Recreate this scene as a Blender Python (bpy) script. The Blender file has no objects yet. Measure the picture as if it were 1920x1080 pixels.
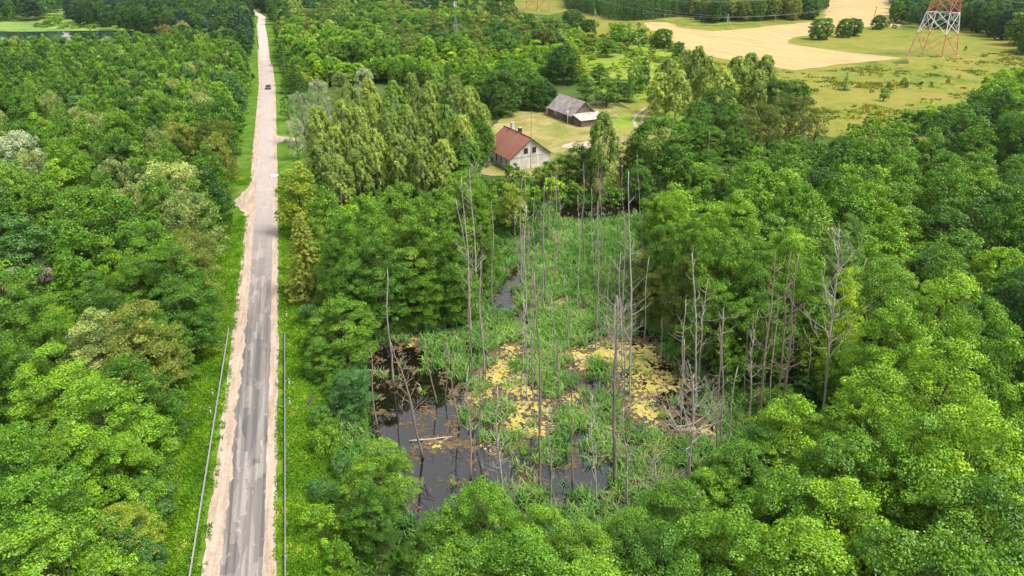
import bpy, math, random
import numpy as np
from mathutils import Vector, noise, geometry
rnd = random.Random(7)
PI = math.pi
sc = bpy.context.scene
COL = sc.collection

# ------------------------------------------------------------------ camera, sky, sun, exposure
CAM_H = 50.0
PITCH = math.atan(645 / 1280)
cam = bpy.data.cameras.new('camera')
cam.lens = 24.0; cam.sensor_width = 36.0; cam.clip_start = 0.5; cam.clip_end = 6000
co = bpy.data.objects.new('camera', cam); COL.objects.link(co)
co.location = (0, 0, CAM_H); co.rotation_euler = (PI / 2 - PITCH, 0, 0)
sc.camera = co
W = bpy.data.worlds.new('World'); sc.world = W; W.use_nodes = True
nt = W.node_tree; nt.nodes.clear()
sky = nt.nodes.new('ShaderNodeTexSky'); sky.sky_type = 'NISHITA'; sky.sun_disc = False
SUN_EL, SUN_AZ = math.radians(60), math.radians(112)
sky.sun_elevation = SUN_EL; sky.sun_rotation = SUN_AZ; sky.dust_density = 4.0; sky.air_density = 1.0
hs = nt.nodes.new('ShaderNodeHueSaturation'); hs.inputs['Saturation'].default_value = 0.12
bg = nt.nodes.new('ShaderNodeBackground'); bg.inputs['Strength'].default_value = 0.088
wo = nt.nodes.new('ShaderNodeOutputWorld')
mx = nt.nodes.new('ShaderNodeMix'); mx.data_type = 'RGBA'; mx.inputs[0].default_value = .6; mx.inputs[7].default_value = (7.5, 7.8, 8.3, 1)
nt.links.new(sky.outputs[0], hs.inputs['Color']); nt.links.new(hs.outputs[0], mx.inputs[6]); nt.links.new(mx.outputs[2], bg.inputs[0]); nt.links.new(bg.outputs[0], wo.inputs[0])
sl = bpy.data.lights.new('sun', 'SUN'); sl.energy = 2.6; sl.angle = math.radians(20); sl.color = (1.0, 0.95, 0.86)
so = bpy.data.objects.new('sun', sl); COL.objects.link(so)
sd = Vector((math.sin(SUN_AZ) * math.cos(SUN_EL), math.cos(SUN_AZ) * math.cos(SUN_EL), math.sin(SUN_EL)))
so.rotation_euler = sd.to_track_quat('Z', 'Y').to_euler()
sc.view_settings.view_transform = 'Standard'; sc.view_settings.look = 'None'
sc.view_settings.exposure = 1.0; sc.view_settings.gamma = 1.0
sc.render.engine = 'CYCLES'
cy = sc.cycles
cy.max_bounces = 5; cy.diffuse_bounces = 2; cy.glossy_bounces = 2; cy.transmission_bounces = 3; cy.transparent_max_bounces = 4
cy.use_adaptive_sampling = True; cy.adaptive_threshold = 0.02
cy.sample_clamp_indirect = 4.0

# ------------------------------------------------------------------ measuring the ground
CT, ST, FP = math.cos(PITCH), math.sin(PITCH), 1280.0
def ray(px, py):
    x = (px - 960) / FP; y = -(py - 540) / FP
    return (x, CT + y * ST, -ST + y * CT)
def at(px, py, z=0.0):
    d = ray(px, py); t = (z - CAM_H) / d[2]
    return (d[0] * t, d[1] * t)
def proj(x, y, z):
    dz = z - CAM_H; f = y * CT - dz * ST; u = y * ST + dz * CT
    if f < 1: return (-9999, -9999)
    return (960 + FP * x / f, 540 - FP * u / f)
def sm(v, a, b):
    t = min(1, max(0, (v - a) / (b - a))); return t * t * (3 - 2 * t)

ROAD = [(-12, 4), (-24.1, 42.5), (-33.6, 74.5), (-53.7, 140.3), (-75, 208), (-96.8, 277.6), (-122, 352), (-148, 430), (-172, 500), (-191, 560), (-222, 625), (-262, 690)]
def road_x(y):
    for a, b in zip(ROAD, ROAD[1:]):
        if y <= b[1]:
            return a[0] + (b[0] - a[0]) * (y - a[1]) / (b[1] - a[1])
    return ROAD[-1][0] - (y - ROAD[-1][1]) * .6
def dr(x, y):
    return (x - road_x(y)) * 0.955

def poly(px, z=0.0): return [at(p[0], p[1], z) for p in px]
def inside(p, P):
    x, y = p; c = False; n = len(P); j = n - 1
    for i in range(n):
        xi, yi = P[i]; xj, yj = P[j]
        if (yi > y) != (yj > y) and x < (xj - xi) * (y - yi) / (yj - yi) + xi: c = not c
        j = i
    return c
def pdist(p, P):
    x, y = p; best = 1e9; n = len(P)
    for i in range(n):
        ax, ay = P[i]; bx, by = P[(i + 1) % n]
        dx, dy = bx - ax, by - ay
        t = max(0, min(1, ((x - ax) * dx + (y - ay) * dy) / (dx * dx + dy * dy + 1e-9)))
        best = min(best, math.hypot(x - ax - t * dx, y - ay - t * dy))
    return best
WZ = -2.2
WET = poly([(675, 650), (780, 622), (880, 560), (925, 500), (1000, 465), (1050, 425), (1035, 395), (1120, 378), (1220, 378), (1235, 430), (1240, 560),
            (1290, 650), (1360, 760), (1380, 870), (1250, 975), (1000, 1000), (850, 1010), (770, 1020), (740, 900), (675, 815)], WZ)
WBB = (min(p[0] for p in WET), max(p[0] for p in WET), min(p[1] for p in WET), max(p[1] for p in WET))
def nz(x, y, s, o=0.0): return noise.noise(Vector((x * s + o, y * s - o, o * .37)))
def T(x, y):
    d = abs(dr(x, y))
    low = 1.8 * sm(d, 4.6, 12) * (1 - sm(y, 144, 158))
    z = -low
    if WBB[0] - 3 < x < WBB[1] + 3 and WBB[2] - 3 < y < WBB[3] + 3:
        q = pdist((x, y), WET); q = q if inside((x, y), WET) else -q
        z -= 1.4 * sm(q, -1.5, 1.5)
    z += 0.15 * nz(x, y, .12) * sm(d, 5, 9) * (1 - sm(y, 300, 400))
    hill = sm(y, 215, 330) * sm(x, -20, 90)
    z += hill * (1.6 * math.sin(x * .021 + 1.2) * math.cos(y * .017) + 1.2)
    md = math.hypot((x - 196) / 17, (y - 338) / 7)
    z += 2.2 * max(0, 1 - md * md) if md < 1 else 0
    return z
def gat(px, py):
    z = 0.0
    for _ in range(7):
        x, y = at(px, py, z); z = T(x, y)
    return (x, y, z)
def height_to(x, y, py):
    lo, hi = 0.0, 90.0
    for _ in range(40):
        m = (lo + hi) / 2
        if proj(x, y, T(x, y) + m)[1] > py: lo = m
        else: hi = m
    return lo

# ------------------------------------------------------------------ materials
def mat(name):
    m = bpy.data.materials.new(name); m.use_nodes = True; m.node_tree.nodes.clear(); return m
class N:
    def __init__(s, m): s.t = m.node_tree
    def n(s, ty, **k):
        o = s.t.nodes.new('ShaderNode' + ty)
        for a, v in k.items(): setattr(o, a, v)
        return o
    def l(s, a, b): s.t.links.new(a, b)
    def ramp(s, fac, stops, interp='LINEAR'):
        r = s.n('ValToRGB'); r.color_ramp.interpolation = interp; e = r.color_ramp.elements
        while len(e) < len(stops): e.new(.5)
        for el, (p, c) in zip(e, stops): el.position = p; el.color = (*c, 1) if len(c) == 3 else c
        s.l(fac, r.inputs[0]); return r.outputs[0]
    def noise(s, scale, detail=4, rough=.55, vec=None, dist=0.0):
        o = s.n('TexNoise'); o.inputs['Scale'].default_value = scale; o.inputs['Detail'].default_value = detail
        o.inputs['Roughness'].default_value = rough; o.inputs['Distortion'].default_value = dist
        if vec is not None: s.l(vec, o.inputs['Vector'])
        return o.outputs['Fac']
    def pos(s, sx=1, sy=1, sz=1, rot=0.0, obj=False):
        mp = s.n('Mapping', vector_type='TEXTURE'); mp.inputs['Scale'].default_value = (1 / sx, 1 / sy, 1 / sz); mp.inputs['Rotation'].default_value = (0, 0, -rot)
        if obj: s.l(s.n('TexCoord').outputs['Object'], mp.inputs['Vector'])
        else: s.l(s.n('NewGeometry').outputs['Position'], mp.inputs['Vector'])
        return mp.outputs[0]
    def mix(s, f, a, b, mode='MIX'):
        m = s.n('Mix', data_type='RGBA', blend_type=mode)
        for v, i in ((f, 0), (a, 6), (b, 7)):
            if isinstance(v, (int, float)): m.inputs[i].default_value = v
            elif isinstance(v, tuple): m.inputs[i].default_value = (*v, 1)
            else: s.l(v, m.inputs[i])
        return m.outputs[2]
    def math(s, op, a, b=0.0, c=None):
        m = s.n('Math', operation=op)
        for i, v in enumerate((a, b) if c is None else (a, b, c)):
            if isinstance(v, (int, float)): m.inputs[i].default_value = v
            else: s.l(v, m.inputs[i])
        return m.outputs[0]
    def out(s, col, rough=.9, spec=.2, metal=0.0, bump=None, bs=.3, bd=.05, ior=None):
        p = s.n('BsdfPrincipled'); o = s.n('OutputMaterial')
        if isinstance(col, tuple): p.inputs['Base Color'].default_value = (*col, 1)
        else: s.l(col, p.inputs['Base Color'])
        if isinstance(rough, (int, float)): p.inputs['Roughness'].default_value = rough
        else: s.l(rough, p.inputs['Roughness'])
        p.inputs['Specular IOR Level'].default_value = spec; p.inputs['Metallic'].default_value = metal
        if ior: p.inputs['IOR'].default_value = ior
        if bump is not None:
            b = s.n('Bump'); b.inputs['Strength'].default_value = bs; b.inputs['Distance'].default_value = bd
            s.l(bump, b.inputs['Height']); s.l(b.outputs[0], p.inputs['Normal'])
        s.l(p.outputs[0], o.inputs[0]); return p
def plain(name, c1, c2=None, scale=3.0, rough=.85, spec=.2, metal=0.0, stretch=(1, 1, 1), obj=True, bump=0.0):
    m = mat(name); g = N(m); c2 = c2 or tuple(v * .75 for v in c1)
    f = g.noise(scale, 5, .6, g.pos(*stretch, obj=obj))
    g.out(g.ramp(f, [(.35, c1), (.65, c2)]), rough, spec, metal, f if bump else None, bump)
    return m

def leaf_material(name='leaf', tr=.17, fixed=None):
    m = mat(name); g = N(m)
    oi = g.n('ObjectInfo'); a = g.n('Attribute', attribute_name='tint')
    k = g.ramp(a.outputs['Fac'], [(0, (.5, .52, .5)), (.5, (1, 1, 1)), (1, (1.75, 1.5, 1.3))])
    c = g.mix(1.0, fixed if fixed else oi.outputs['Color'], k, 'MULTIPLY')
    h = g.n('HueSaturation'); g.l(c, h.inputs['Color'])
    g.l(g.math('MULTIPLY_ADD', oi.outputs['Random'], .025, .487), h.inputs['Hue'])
    g.l(g.math('MULTIPLY_ADD', oi.outputs['Random'], -.5, 1.28), h.inputs['Value'])
    d = g.n('BsdfDiffuse'); t = g.n('BsdfTranslucent'); gl = g.n('BsdfGlossy'); gl.inputs['Roughness'].default_value = .42
    tc = g.mix(1.0, h.outputs[0], (1.25, 1.2, .5), 'MULTIPLY')
    g.l(h.outputs[0], d.inputs[0]); g.l(tc, t.inputs[0])
    m1 = g.n('MixShader'); m1.inputs[0].default_value = tr; g.l(d.outputs[0], m1.inputs[1]); g.l(t.outputs[0], m1.inputs[2])
    m2 = g.n('MixShader'); m2.inputs[0].default_value = .035; g.l(m1.outputs[0], m2.inputs[1]); g.l(gl.outputs[0], m2.inputs[2])
    o = g.n('OutputMaterial'); g.l(m2.outputs[0], o.inputs[0]); return m
LEAF = leaf_material()
def blade_material(name, cols, tr=.25):
    m = mat(name); g = N(m); a = g.n('Attribute', attribute_name='tint')
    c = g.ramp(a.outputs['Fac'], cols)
    big = g.noise(.25, 3, .5, g.pos())
    c = g.mix(1.0, c, g.ramp(big, [(.3, (.7, .75, .8)), (.7, (1.3, 1.15, 1.0))]), 'MULTIPLY')
    d = g.n('BsdfDiffuse'); t = g.n('BsdfTranslucent'); g.l(c, d.inputs[0]); g.l(c, t.inputs[0])
    m1 = g.n('MixShader'); m1.inputs[0].default_value = tr; g.l(d.outputs[0], m1.inputs[1]); g.l(t.outputs[0], m1.inputs[2])
    o = g.n('OutputMaterial'); g.l(m1.outputs[0], o.inputs[0]); return m

M = {}
M['bark'] = plain('bark', (.10, .085, .065), (.045, .035, .028), 2.5, stretch=(1, 1, .3))
M['birch_bark'] = plain('birch_bark', (.62, .60, .55), (.30, .27, .24), 1.6, stretch=(1, 1, 2.5))
M['dead_bark'] = plain('dead_bark', (.42, .37, .32), (.20, .165, .135), 1.8, stretch=(3, 3, .35))
M['dead_red'] = plain('dead_red_bark', (.30, .215, .17), (.19, .155, .13), .9, stretch=(3, 3, .5))
M['dead_pale'] = plain('dead_pale_bark', (.50, .46, .40), (.26, .22, .19), 1.8, stretch=(3, 3, .35))
M['dead_dark'] = plain('dead_dark_bark', (.26, .22, .19), (.14, .115, .095), 1.8, stretch=(3, 3, .35))
M['galv'] = plain('galvanised_steel', (.36, .38, .38), (.27, .29, .28), 4, .5, .5, .3)
M['conc'] = plain('concrete', (.48, .46, .42), (.34, .33, .30), 3, .9)
M['white'] = plain('white_paint', (.78, .78, .76), (.6, .6, .58), 3, .6)
M['black'] = plain('black_rubber', (.02, .02, .02), (.03, .03, .03), 3, .8)
M['glass_dark'] = plain('dark_glass', (.02, .025, .03), (.03, .035, .04), 1, .15, .6)
M['carpaint'] = plain('dark_car_paint', (.022, .024, .03), (.03, .03, .036), 1, .25, .6)
M['redp'] = plain('red_tower_paint', (.55, .10, .09), (.62, .22, .19), .6, .6)
M['whitep'] = plain('white_tower_paint', (.80, .80, .78), (.70, .69, .67), .6, .6)
M['wire'] = plain('aluminium_wire', (.62, .66, .66), (.5, .55, .55), 1, .5, .4)
M['brick'] = plain('red_brick', (.34, .10, .06), (.22, .08, .05), 6, .9)
M['plaster'] = plain('old_plaster', (.64, .61, .57), (.40, .37, .34), .6, .95)
M['plaster_grey'] = plain('grey_plaster', (.46, .44, .41), (.33, .31, .29), 1.2, .95)
M['beam'] = plain('dark_wood', (.09, .07, .06), (.05, .04, .035), 4, .9)

def ground_mat():
    m = mat('forest_floor'); g = N(m); p = g.pos()
    a = g.noise(.09, 6, .6, p); b = g.noise(1.4, 6, .7, p)
    c = g.ramp(a, [(.35, (.05, .10, .018)), (.5, (.07, .14, .022)), (.68, (.12, .15, .04))])
    c = g.mix(g.ramp(b, [(.3, (0, 0, 0)), (.7, (.8, .8, .8))]), c, (.055, .07, .02))
    g.out(c, .95, .1, bump=b, bs=.6, bd=.3); return m
def grassy(name, stops, s1=.05, s2=1.2, extra=None, bs=.5):
    m = mat(name); g = N(m); p = g.pos()
    a = g.noise(s1, 7, .65, p, .4); b = g.noise(s2, 5, .75, p)
    f = g.math('MULTIPLY_ADD', g.math('SUBTRACT', b, .5), .85, a)
    c = g.ramp(f, stops)
    if extra: c = extra(g, c, p)
    g.out(c, .95, .1, bump=b, bs=bs, bd=.15); return m
M['floor'] = ground_mat()
M['verge'] = grassy('verge_grass', [(.25, (.05, .09, .012)), (.42, (.07, .15, .012)), (.6, (.11, .21, .018)), (.8, (.22, .24, .06))], .25, 2.2)
M['yard'] = grassy('dry_mown_grass', [(.3, (.12, .15, .03)), (.43, (.20, .20, .05)), (.56, (.28, .245, .085)), (.72, (.40, .32, .19))], .10, 1.6)
M['lush'] = grassy('yard_green_grass', [(.3, (.10, .17, .02)), (.5, (.18, .26, .03)), (.8, (.30, .30, .06))], .10, 1.6)
def meadow_extra(g, c, p):
    h = g.noise(.012, 3, .5, p)
    return g.mix(g.ramp(h, [(.42, (0, 0, 0)), (.6, (.5, .5, .5))]), c, (.215, .21, .04))
M['meadow'] = grassy('dry_meadow', [(.28, (.06, .11, .015)), (.42, (.12, .165, .02)), (.52, (.19, .20, .03)), (.62, (.24, .20, .045)), (.75, (.30, .225, .085))], .05, .45, meadow_extra)
def wheat_mat():
    m = mat('ripe_grain'); g = N(m)
    p = g.pos(1, .12, 1, math.radians(-28)); q = g.pos()
    a = g.noise(.35, 4, .6, p); b = g.noise(.02, 4, .6, q); d = g.noise(1.6, 5, .7, q)
    c = g.ramp(a, [(.38, (.37, .26, .125)), (.62, (.50, .38, .20))])
    c = g.mix(g.ramp(b, [(.35, (0, 0, 0)), (.65, (.6, .6, .6))]), c, (.42, .32, .13))
    c = g.mix(1, c, g.ramp(d, [(.3, (.82, .82, .8)), (.7, (1.1, 1.1, 1.1))]), 'MULTIPLY')
    g.out(c, .95, .1, bump=d, bs=.4, bd=.2); return m
M['wheat'] = wheat_mat()
M['mown'] = grassy('rough_green_bank', [(.3, (.09, .14, .02)), (.5, (.17, .20, .03)), (.75, (.30, .26, .07))], .12, .9)

ANG = math.atan2(.30, 1.0)   # the road leans this much off the Y axis
def asphalt_mat():
    m = mat('patched_asphalt'); g = N(m); p = g.pos(1, 1, 1, -ANG); q = g.pos()
    ln = g.pos(1.0, .055, 1, -ANG)
    a = g.noise(1.6, 6, .65, ln); fine = g.noise(9, 6, .8, q); md = g.noise(.5, 5, .6, q)
    base = g.ramp(a, [(.3, (.15, .137, .132)), (.5, (.215, .195, .185)), (.7, (.29, .258, .24))])
    def patches(sx, sy, col, thr, prev, off):
        mp = g.n('Mapping', vector_type='TEXTURE'); mp.inputs['Scale'].default_value = (1 / sx, 1 / sy, 1); mp.inputs['Rotation'].default_value = (0, 0, ANG); mp.inputs['Location'].default_value = (off, off * 1.7, 0)
        g.l(g.n('NewGeometry').outputs['Position'], mp.inputs['Vector'])
        v = g.n('TexVoronoi', distance='CHEBYCHEV'); v.inputs['Scale'].default_value = 1; v.inputs['Randomness'].default_value = .85
        wob = g.n('VectorMath', operation='ADD'); nn = g.n('TexNoise'); nn.inputs['Scale'].default_value = 2.5; g.l(q, nn.inputs['Vector'])
        sub = g.n('VectorMath', operation='SCALE'); g.l(nn.outputs['Color'], sub.inputs[0]); sub.inputs['Scale'].default_value = .04
        g.l(mp.outputs[0], wob.inputs[0]); g.l(sub.outputs[0], wob.inputs[1]); g.l(wob.outputs[0], v.inputs['Vector'])
        sp = g.n('SeparateColor'); g.l(v.outputs['Color'], sp.inputs[0])
        f = g.math('GREATER_THAN', sp.outputs[0], thr)
        return g.mix(g.math('MULTIPLY', f, .85), prev, col)
    c = patches(.75, .13, (.15, .14, .138), .55, base, 3.1)
    c = patches(1.0, .22, (.29, .262, .245), .72, c, 7.7)
    c = patches(.9, .09, (.17, .16, .158), .62, c, 12.3)
    wt = g.noise(2.6, 3, .5, g.pos(1, .012, 1, -ANG)); c = g.mix(1, c, g.ramp(wt, [(.35, (.68, .67, .66)), (.6, (1.12, 1.11, 1.1))]), 'MULTIPLY')
    cr = g.n('TexVoronoi', feature='DISTANCE_TO_EDGE'); cr.inputs['Scale'].default_value = .55; cw = g.n('VectorMath', operation='MULTIPLY_ADD'); cn = g.n('TexNoise'); cn.inputs['Scale'].default_value = .8; cn.inputs['Detail'].default_value = 5; g.l(q, cn.inputs['Vector']); g.l(cn.outputs['Color'], cw.inputs[0]); cw.inputs[1].default_value = (1.6, 1.6, 0); g.l(g.pos(1, .35, 1, -ANG), cw.inputs[2]); g.l(cw.outputs[0], cr.inputs['Vector']); c = g.mix(g.ramp(cr.outputs['Distance'], [(.0, (.4, .4, .4)), (.012, (0, 0, 0))]), c, (.09, .085, .08))
    # dust and worn light surface growing along the road
    sep = g.n('SeparateXYZ'); g.l(q, sep.inputs[0])
    far = g.n('MapRange'); far.inputs['From Min'].default_value = 85; far.inputs['From Max'].default_value = 150; g.l(sep.outputs[1], far.inputs['Value'])
    f = g.math('MULTIPLY', far.outputs[0], g.math('MULTIPLY_ADD', md, .5, .55))
    c = g.mix(f, c, (.46, .385, .35))
    vf = g.n('MapRange'); vf.inputs['From Min'].default_value = 330; vf.inputs['From Max'].default_value = 345; g.l(sep.outputs[1], vf.inputs['Value'])
    c = g.mix(vf.outputs[0], c, (.48, .42, .375))
    c = g.mix(g.ramp(g.noise(1.1, 6, .7, g.pos(1, .4, 1, -ANG)), [(.60, (0, 0, 0)), (.68, (.75, .75, .75))]), c, (.44, .36, .30))
    c = g.mix(1, c, g.ramp(fine, [(.3, (.84, .84, .84)), (.7, (1.12, 1.12, 1.12))]), 'MULTIPLY')
    g.out(c, .9, .2, bump=fine, bs=.2, bd=.02); return m
M['asphalt'] = asphalt_mat()
def sand_mat():
    m = mat('sandy_shoulder'); g = N(m); q = g.pos(); ln = g.pos(1.0, .10, 1, -ANG)
    a = g.noise(1.8, 6, .65, ln, .3); b = g.noise(3.5, 6, .75, q)
    c = g.ramp(a, [(.3, (.31, .225, .17)), (.5, (.43, .335, .265)), (.72, (.52, .44, .37))])
    c = g.mix(1, c, g.ramp(b, [(.28, (.52, .50, .48)), (.42, (.88, .87, .86)), (.55, (1, 1, 1)), (.72, (1.2, 1.2, 1.2))]), 'MULTIPLY')
    g.out(c, .95, .1, bump=b, bs=.7, bd=.06); return m
M['sand'] = sand_mat()
def water_mat(name, col, rough=.03):
    m = mat(name); g = N(m); q = g.pos()
    b = g.noise(1.2, 3, .5, q)
    g.out(col, rough, .5, bump=b, bs=.05, bd=.05, ior=2.0); return m
M['water'] = water_mat('dark_pond_water', (.007, .005, .003))
M['lake'] = water_mat('lake_water', (.03, .06, .05))
def weed_mat():
    m = mat('duckweed'); g = N(m); q = g.pos()
    a = g.noise(.35, 5, .6, q); b = g.noise(3.0, 6, .8, q); d = g.noise(.9, 5, .7, q, .5)
    c = g.ramp(a, [(.33, (.46, .37, .18)), (.47, (.47, .40, .10)), (.58, (.38, .35, .05)), (.72, (.46, .42, .15))])
    e = g.noise(.6, 7, .8, q, 1.2)
    c = g.mix(g.ramp(e, [(.40, (.85, .85, .85)), (.50, (0, 0, 0))]), c, (.33, .23, .13))
    c = g.mix(g.ramp(d, [(.50, (0, 0, 0)), (.66, (.9, .9, .9))]), c, (.36, .27, .15))
    c = g.mix(g.ramp(b, [(.50, (0, 0, 0)), (.66, (.85, .85, .85))]), c, (.13, .10, .03))
    g.out(c, .9, .15, bump=b, bs=.4, bd=.05); return m
M['weed'] = weed_mat()
M['litter'] = plain('floating_litter', (.17, .12, .065), (.06, .045, .025), 2.5, .9, obj=False)
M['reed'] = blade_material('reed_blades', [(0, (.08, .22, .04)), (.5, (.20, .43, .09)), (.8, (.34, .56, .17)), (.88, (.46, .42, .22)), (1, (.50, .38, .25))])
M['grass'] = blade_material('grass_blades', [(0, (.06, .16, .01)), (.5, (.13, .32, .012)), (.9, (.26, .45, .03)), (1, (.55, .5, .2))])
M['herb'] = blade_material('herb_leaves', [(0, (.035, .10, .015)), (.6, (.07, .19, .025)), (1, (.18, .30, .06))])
def wood_mat(name, c1, c2, sx=9.0):
    m = mat(name); g = N(m); tc = g.n('TexCoord'); mp = g.n('Mapping'); g.l(tc.outputs['UV'], mp.inputs[0])
    mp.inputs['Scale'].default_value = (sx, .25, 1)
    a = g.noise(1.0, 4, .8, mp.outputs[0]); b = g.noise(.7, 4, .6, g.pos())
    c = g.ramp(a, [(.35, c1), (.62, c2)]); c = g.mix(1, c, g.ramp(b, [(.3, (.65, .65, .65)), (.7, (1.25, 1.2, 1.15))]), 'MULTIPLY')
    g.out(c, .9, .15, bump=a, bs=.5, bd=.05); return m
M['planks'] = wood_mat('grey_barn_boards', (.075, .055, .05), (.22, .175, .155), 5)
M['roofgrey'] = wood_mat('weathered_grey_roof', (.22, .20, .19), (.35, .32, .305), 2.2)
M['rooflight'] = wood_mat('pale_sheet_roof', (.36, .33, .31), (.52, .48, .45), 2.6)
def rust_mat():
    m = mat('rusty_tin_roof'); g = N(m); tc = g.n('TexCoord'); mp = g.n('Mapping'); g.l(tc.outputs['UV'], mp.inputs[0]); mp.inputs['Scale'].default_value = (2.6, .12, 1)
    a = g.noise(1.3, 5, .7, mp.outputs[0]); b = g.noise(.55, 5, .7, g.pos())
    c = g.ramp(a, [(.30, (.16, .05, .04)), (.45, (.27, .095, .078)), (.58, (.24, .12, .085)), (.60, (.30, .12, .09)), (.64, (.52, .42, .36))])
    c = g.mix(g.ramp(b, [(.48, (0, 0, 0)), (.62, (.75, .75, .75))]), c, (.24, .13, .07))
    w = g.n('TexWave'); w.inputs['Scale'].default_value = 1.0; mp2 = g.n('Mapping'); g.l(tc.outputs['UV'], mp2.inputs[0]); mp2.inputs['Scale'].default_value = (.55, 0, 1); g.l(mp2.outputs[0], w.inputs[0])
    g.out(c, .7, .25, bump=w.outputs['Fac'], bs=.5, bd=.06); return m
M['rust'] = rust_mat()

# ------------------------------------------------------------------ mesh helpers
def link(name, me, m=None, parent=None):
    if m is not None: me.materials.append(m)
    o = bpy.data.objects.new(name, me); COL.objects.link(o)
    if parent is not None: o.parent = parent
    return o
def np_mesh(name, V, Fq, tint=None):
    """quads (or tris) as an int array (n,k)"""
    V = np.asarray(V, dtype=np.float32); Fq = np.asarray(Fq, dtype=np.int32); k = Fq.shape[1]; n = len(Fq)
    me = bpy.data.meshes.new(name); me.vertices.add(len(V)); me.vertices.foreach_set('co', V.ravel())
    me.loops.add(n * k); me.loops.foreach_set('vertex_index', Fq.ravel())
    me.polygons.add(n); me.polygons.foreach_set('loop_start', np.arange(0, n * k, k, dtype=np.int32))
    if tint is not None:
        at_ = me.attributes.new('tint', 'FLOAT', 'POINT'); at_.data.foreach_set('value', np.asarray(tint, dtype=np.float32))
    me.update(calc_edges=True); return me
class MB:
    def __init__(s): s.v = []; s.f = []; s.uv = {}
    def add(s, vs, fs, uvs=None):
        b = len(s.v); s.v += [tuple(v) for v in vs]
        for i, f in enumerate(fs):
            s.f.append(tuple(b + j for j in f))
            if uvs: s.uv[len(s.f) - 1] = uvs[i]
    def box(s, c, d, rz=0.0, taper=1.0):
        x, y, z = c; a, b, h = d[0] / 2, d[1] / 2, d[2] / 2; ca, sa = math.cos(rz), math.sin(rz); vs = []
        for k, t in ((-h, 1.0), (h, taper)):
            for i, j in ((-a, -b), (a, -b), (a, b), (-a, b)):
                i2, j2 = i * t, j * t; vs.append((x + i2 * ca - j2 * sa, y + i2 * sa + j2 * ca, z + k))
        s.add(vs, [(0, 3, 2, 1), (4, 5, 6, 7), (0, 1, 5, 4), (1, 2, 6, 5), (2, 3, 7, 6), (3, 0, 4, 7)])
    def tube(s, pts, rad, n=6, cap=True):
        pts = [Vector(p) for p in pts]
        if not isinstance(rad, (list, tuple)): rad = [rad] * len(pts)
        b = len(s.v)
        for i, p in enumerate(pts):
            t = (pts[min(i + 1, len(pts) - 1)] - pts[max(i - 1, 0)]).normalized()
            u = t.orthogonal().normalized() if abs(t.z) < .9 else Vector((1, 0, 0)); u = (u - t * u.dot(t)).normalized(); w = t.cross(u)
            for k in range(n):
                a = 2 * PI * k / n; q = p + (u * math.cos(a) + w * math.sin(a)) * rad[i]; s.v.append(tuple(q))
        for i in range(len(pts) - 1):
            for k in range(n):
                k2 = (k + 1) % n; s.f.append((b + i * n + k, b + i * n + k2, b + (i + 1) * n + k2, b + (i + 1) * n + k))
        if cap:
            s.f.append(tuple(b + k for k in range(n - 1, -1, -1))); s.f.append(tuple(b + (len(pts) - 1) * n + k for k in range(n)))
    def quad_uv(s, a, b, c, d, L, H):
        s.add([a, b, c, d], [(0, 1, 2, 3)], [[(0, 0), (L, 0), (L, H), (0, H)]])
    def mesh(s, name, smooth=False):
        me = bpy.data.meshes.new(name); me.from_pydata(s.v, [], s.f)
        if s.uv:
            uvl = me.uv_layers.new(name='UVMap')
            for i, p in enumerate(me.polygons):
                if i in s.uv:
                    for k, li in enumerate(p.loop_indices): uvl.data[li].uv = s.uv[i][k]
        if smooth:
            for p in me.polygons: p.use_smooth = True
        me.update(); return me
    def build(s, name, m=None, parent=None, smooth=False): return link(name, s.mesh(name, smooth), m, parent)
def tag(o, label=None, cat=None, group=None, kind=None):
    if label: o['label'] = label
    if cat: o['category'] = cat
    if group: o['group'] = group
    if kind: o['kind'] = kind
    return o
def empty(name, loc, rz=0.0):
    o = bpy.data.objects.new(name, None); COL.objects.link(o); o.location = loc; o.rotation_euler = (0, 0, rz); o.empty_display_size = .5
    return o

# ------------------------------------------------------------------ ground
def sheet_grid(name, xs, ys, f, m):
    V = np.array([(x, y, f(x, y)) for y in ys for x in xs]); nx = len(xs)
    F = [(j * nx + i, j * nx + i + 1, (j + 1) * nx + i + 1, (j + 1) * nx + i) for j in range(len(ys) - 1) for i in range(nx - 1)]
    me = np_mesh(name, V, F)
    for p in me.polygons: p.use_smooth = True
    o = link(name, me, m); tag(o, kind='structure'); return o
xs = list(np.arange(-90, 90, 1.6)); ys = list(np.arange(20, 165, 1.6))
# one sheet: a fine grid near the pond that grows coarser outwards
def axis(lo, hi, a, b, fine, growth=1.18, mx=40):
    v = list(np.arange(a, b + .01, fine)); st = fine
    while v[-1] < hi: st = min(mx, st * growth); v.append(v[-1] + st)
    st = fine
    while v[0] > lo: st = min(mx, st * growth); v.insert(0, v[0] - st)
    return v
AX = axis(-2500, 2500, -60, 60, 1.5, 1.08, 60); AY = axis(-200, 3200, 36, 160, 1.5, 1.04, 60)
TG = {}
def Tg(x, y): return T(x, y)
ground = sheet_grid('ground', AX, AY, Tg, M['floor'])
def gsurf(x, y):
    """height of the faceted ground sheet: what lies on it follows its triangles closely"""
    return T(x, y)

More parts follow.
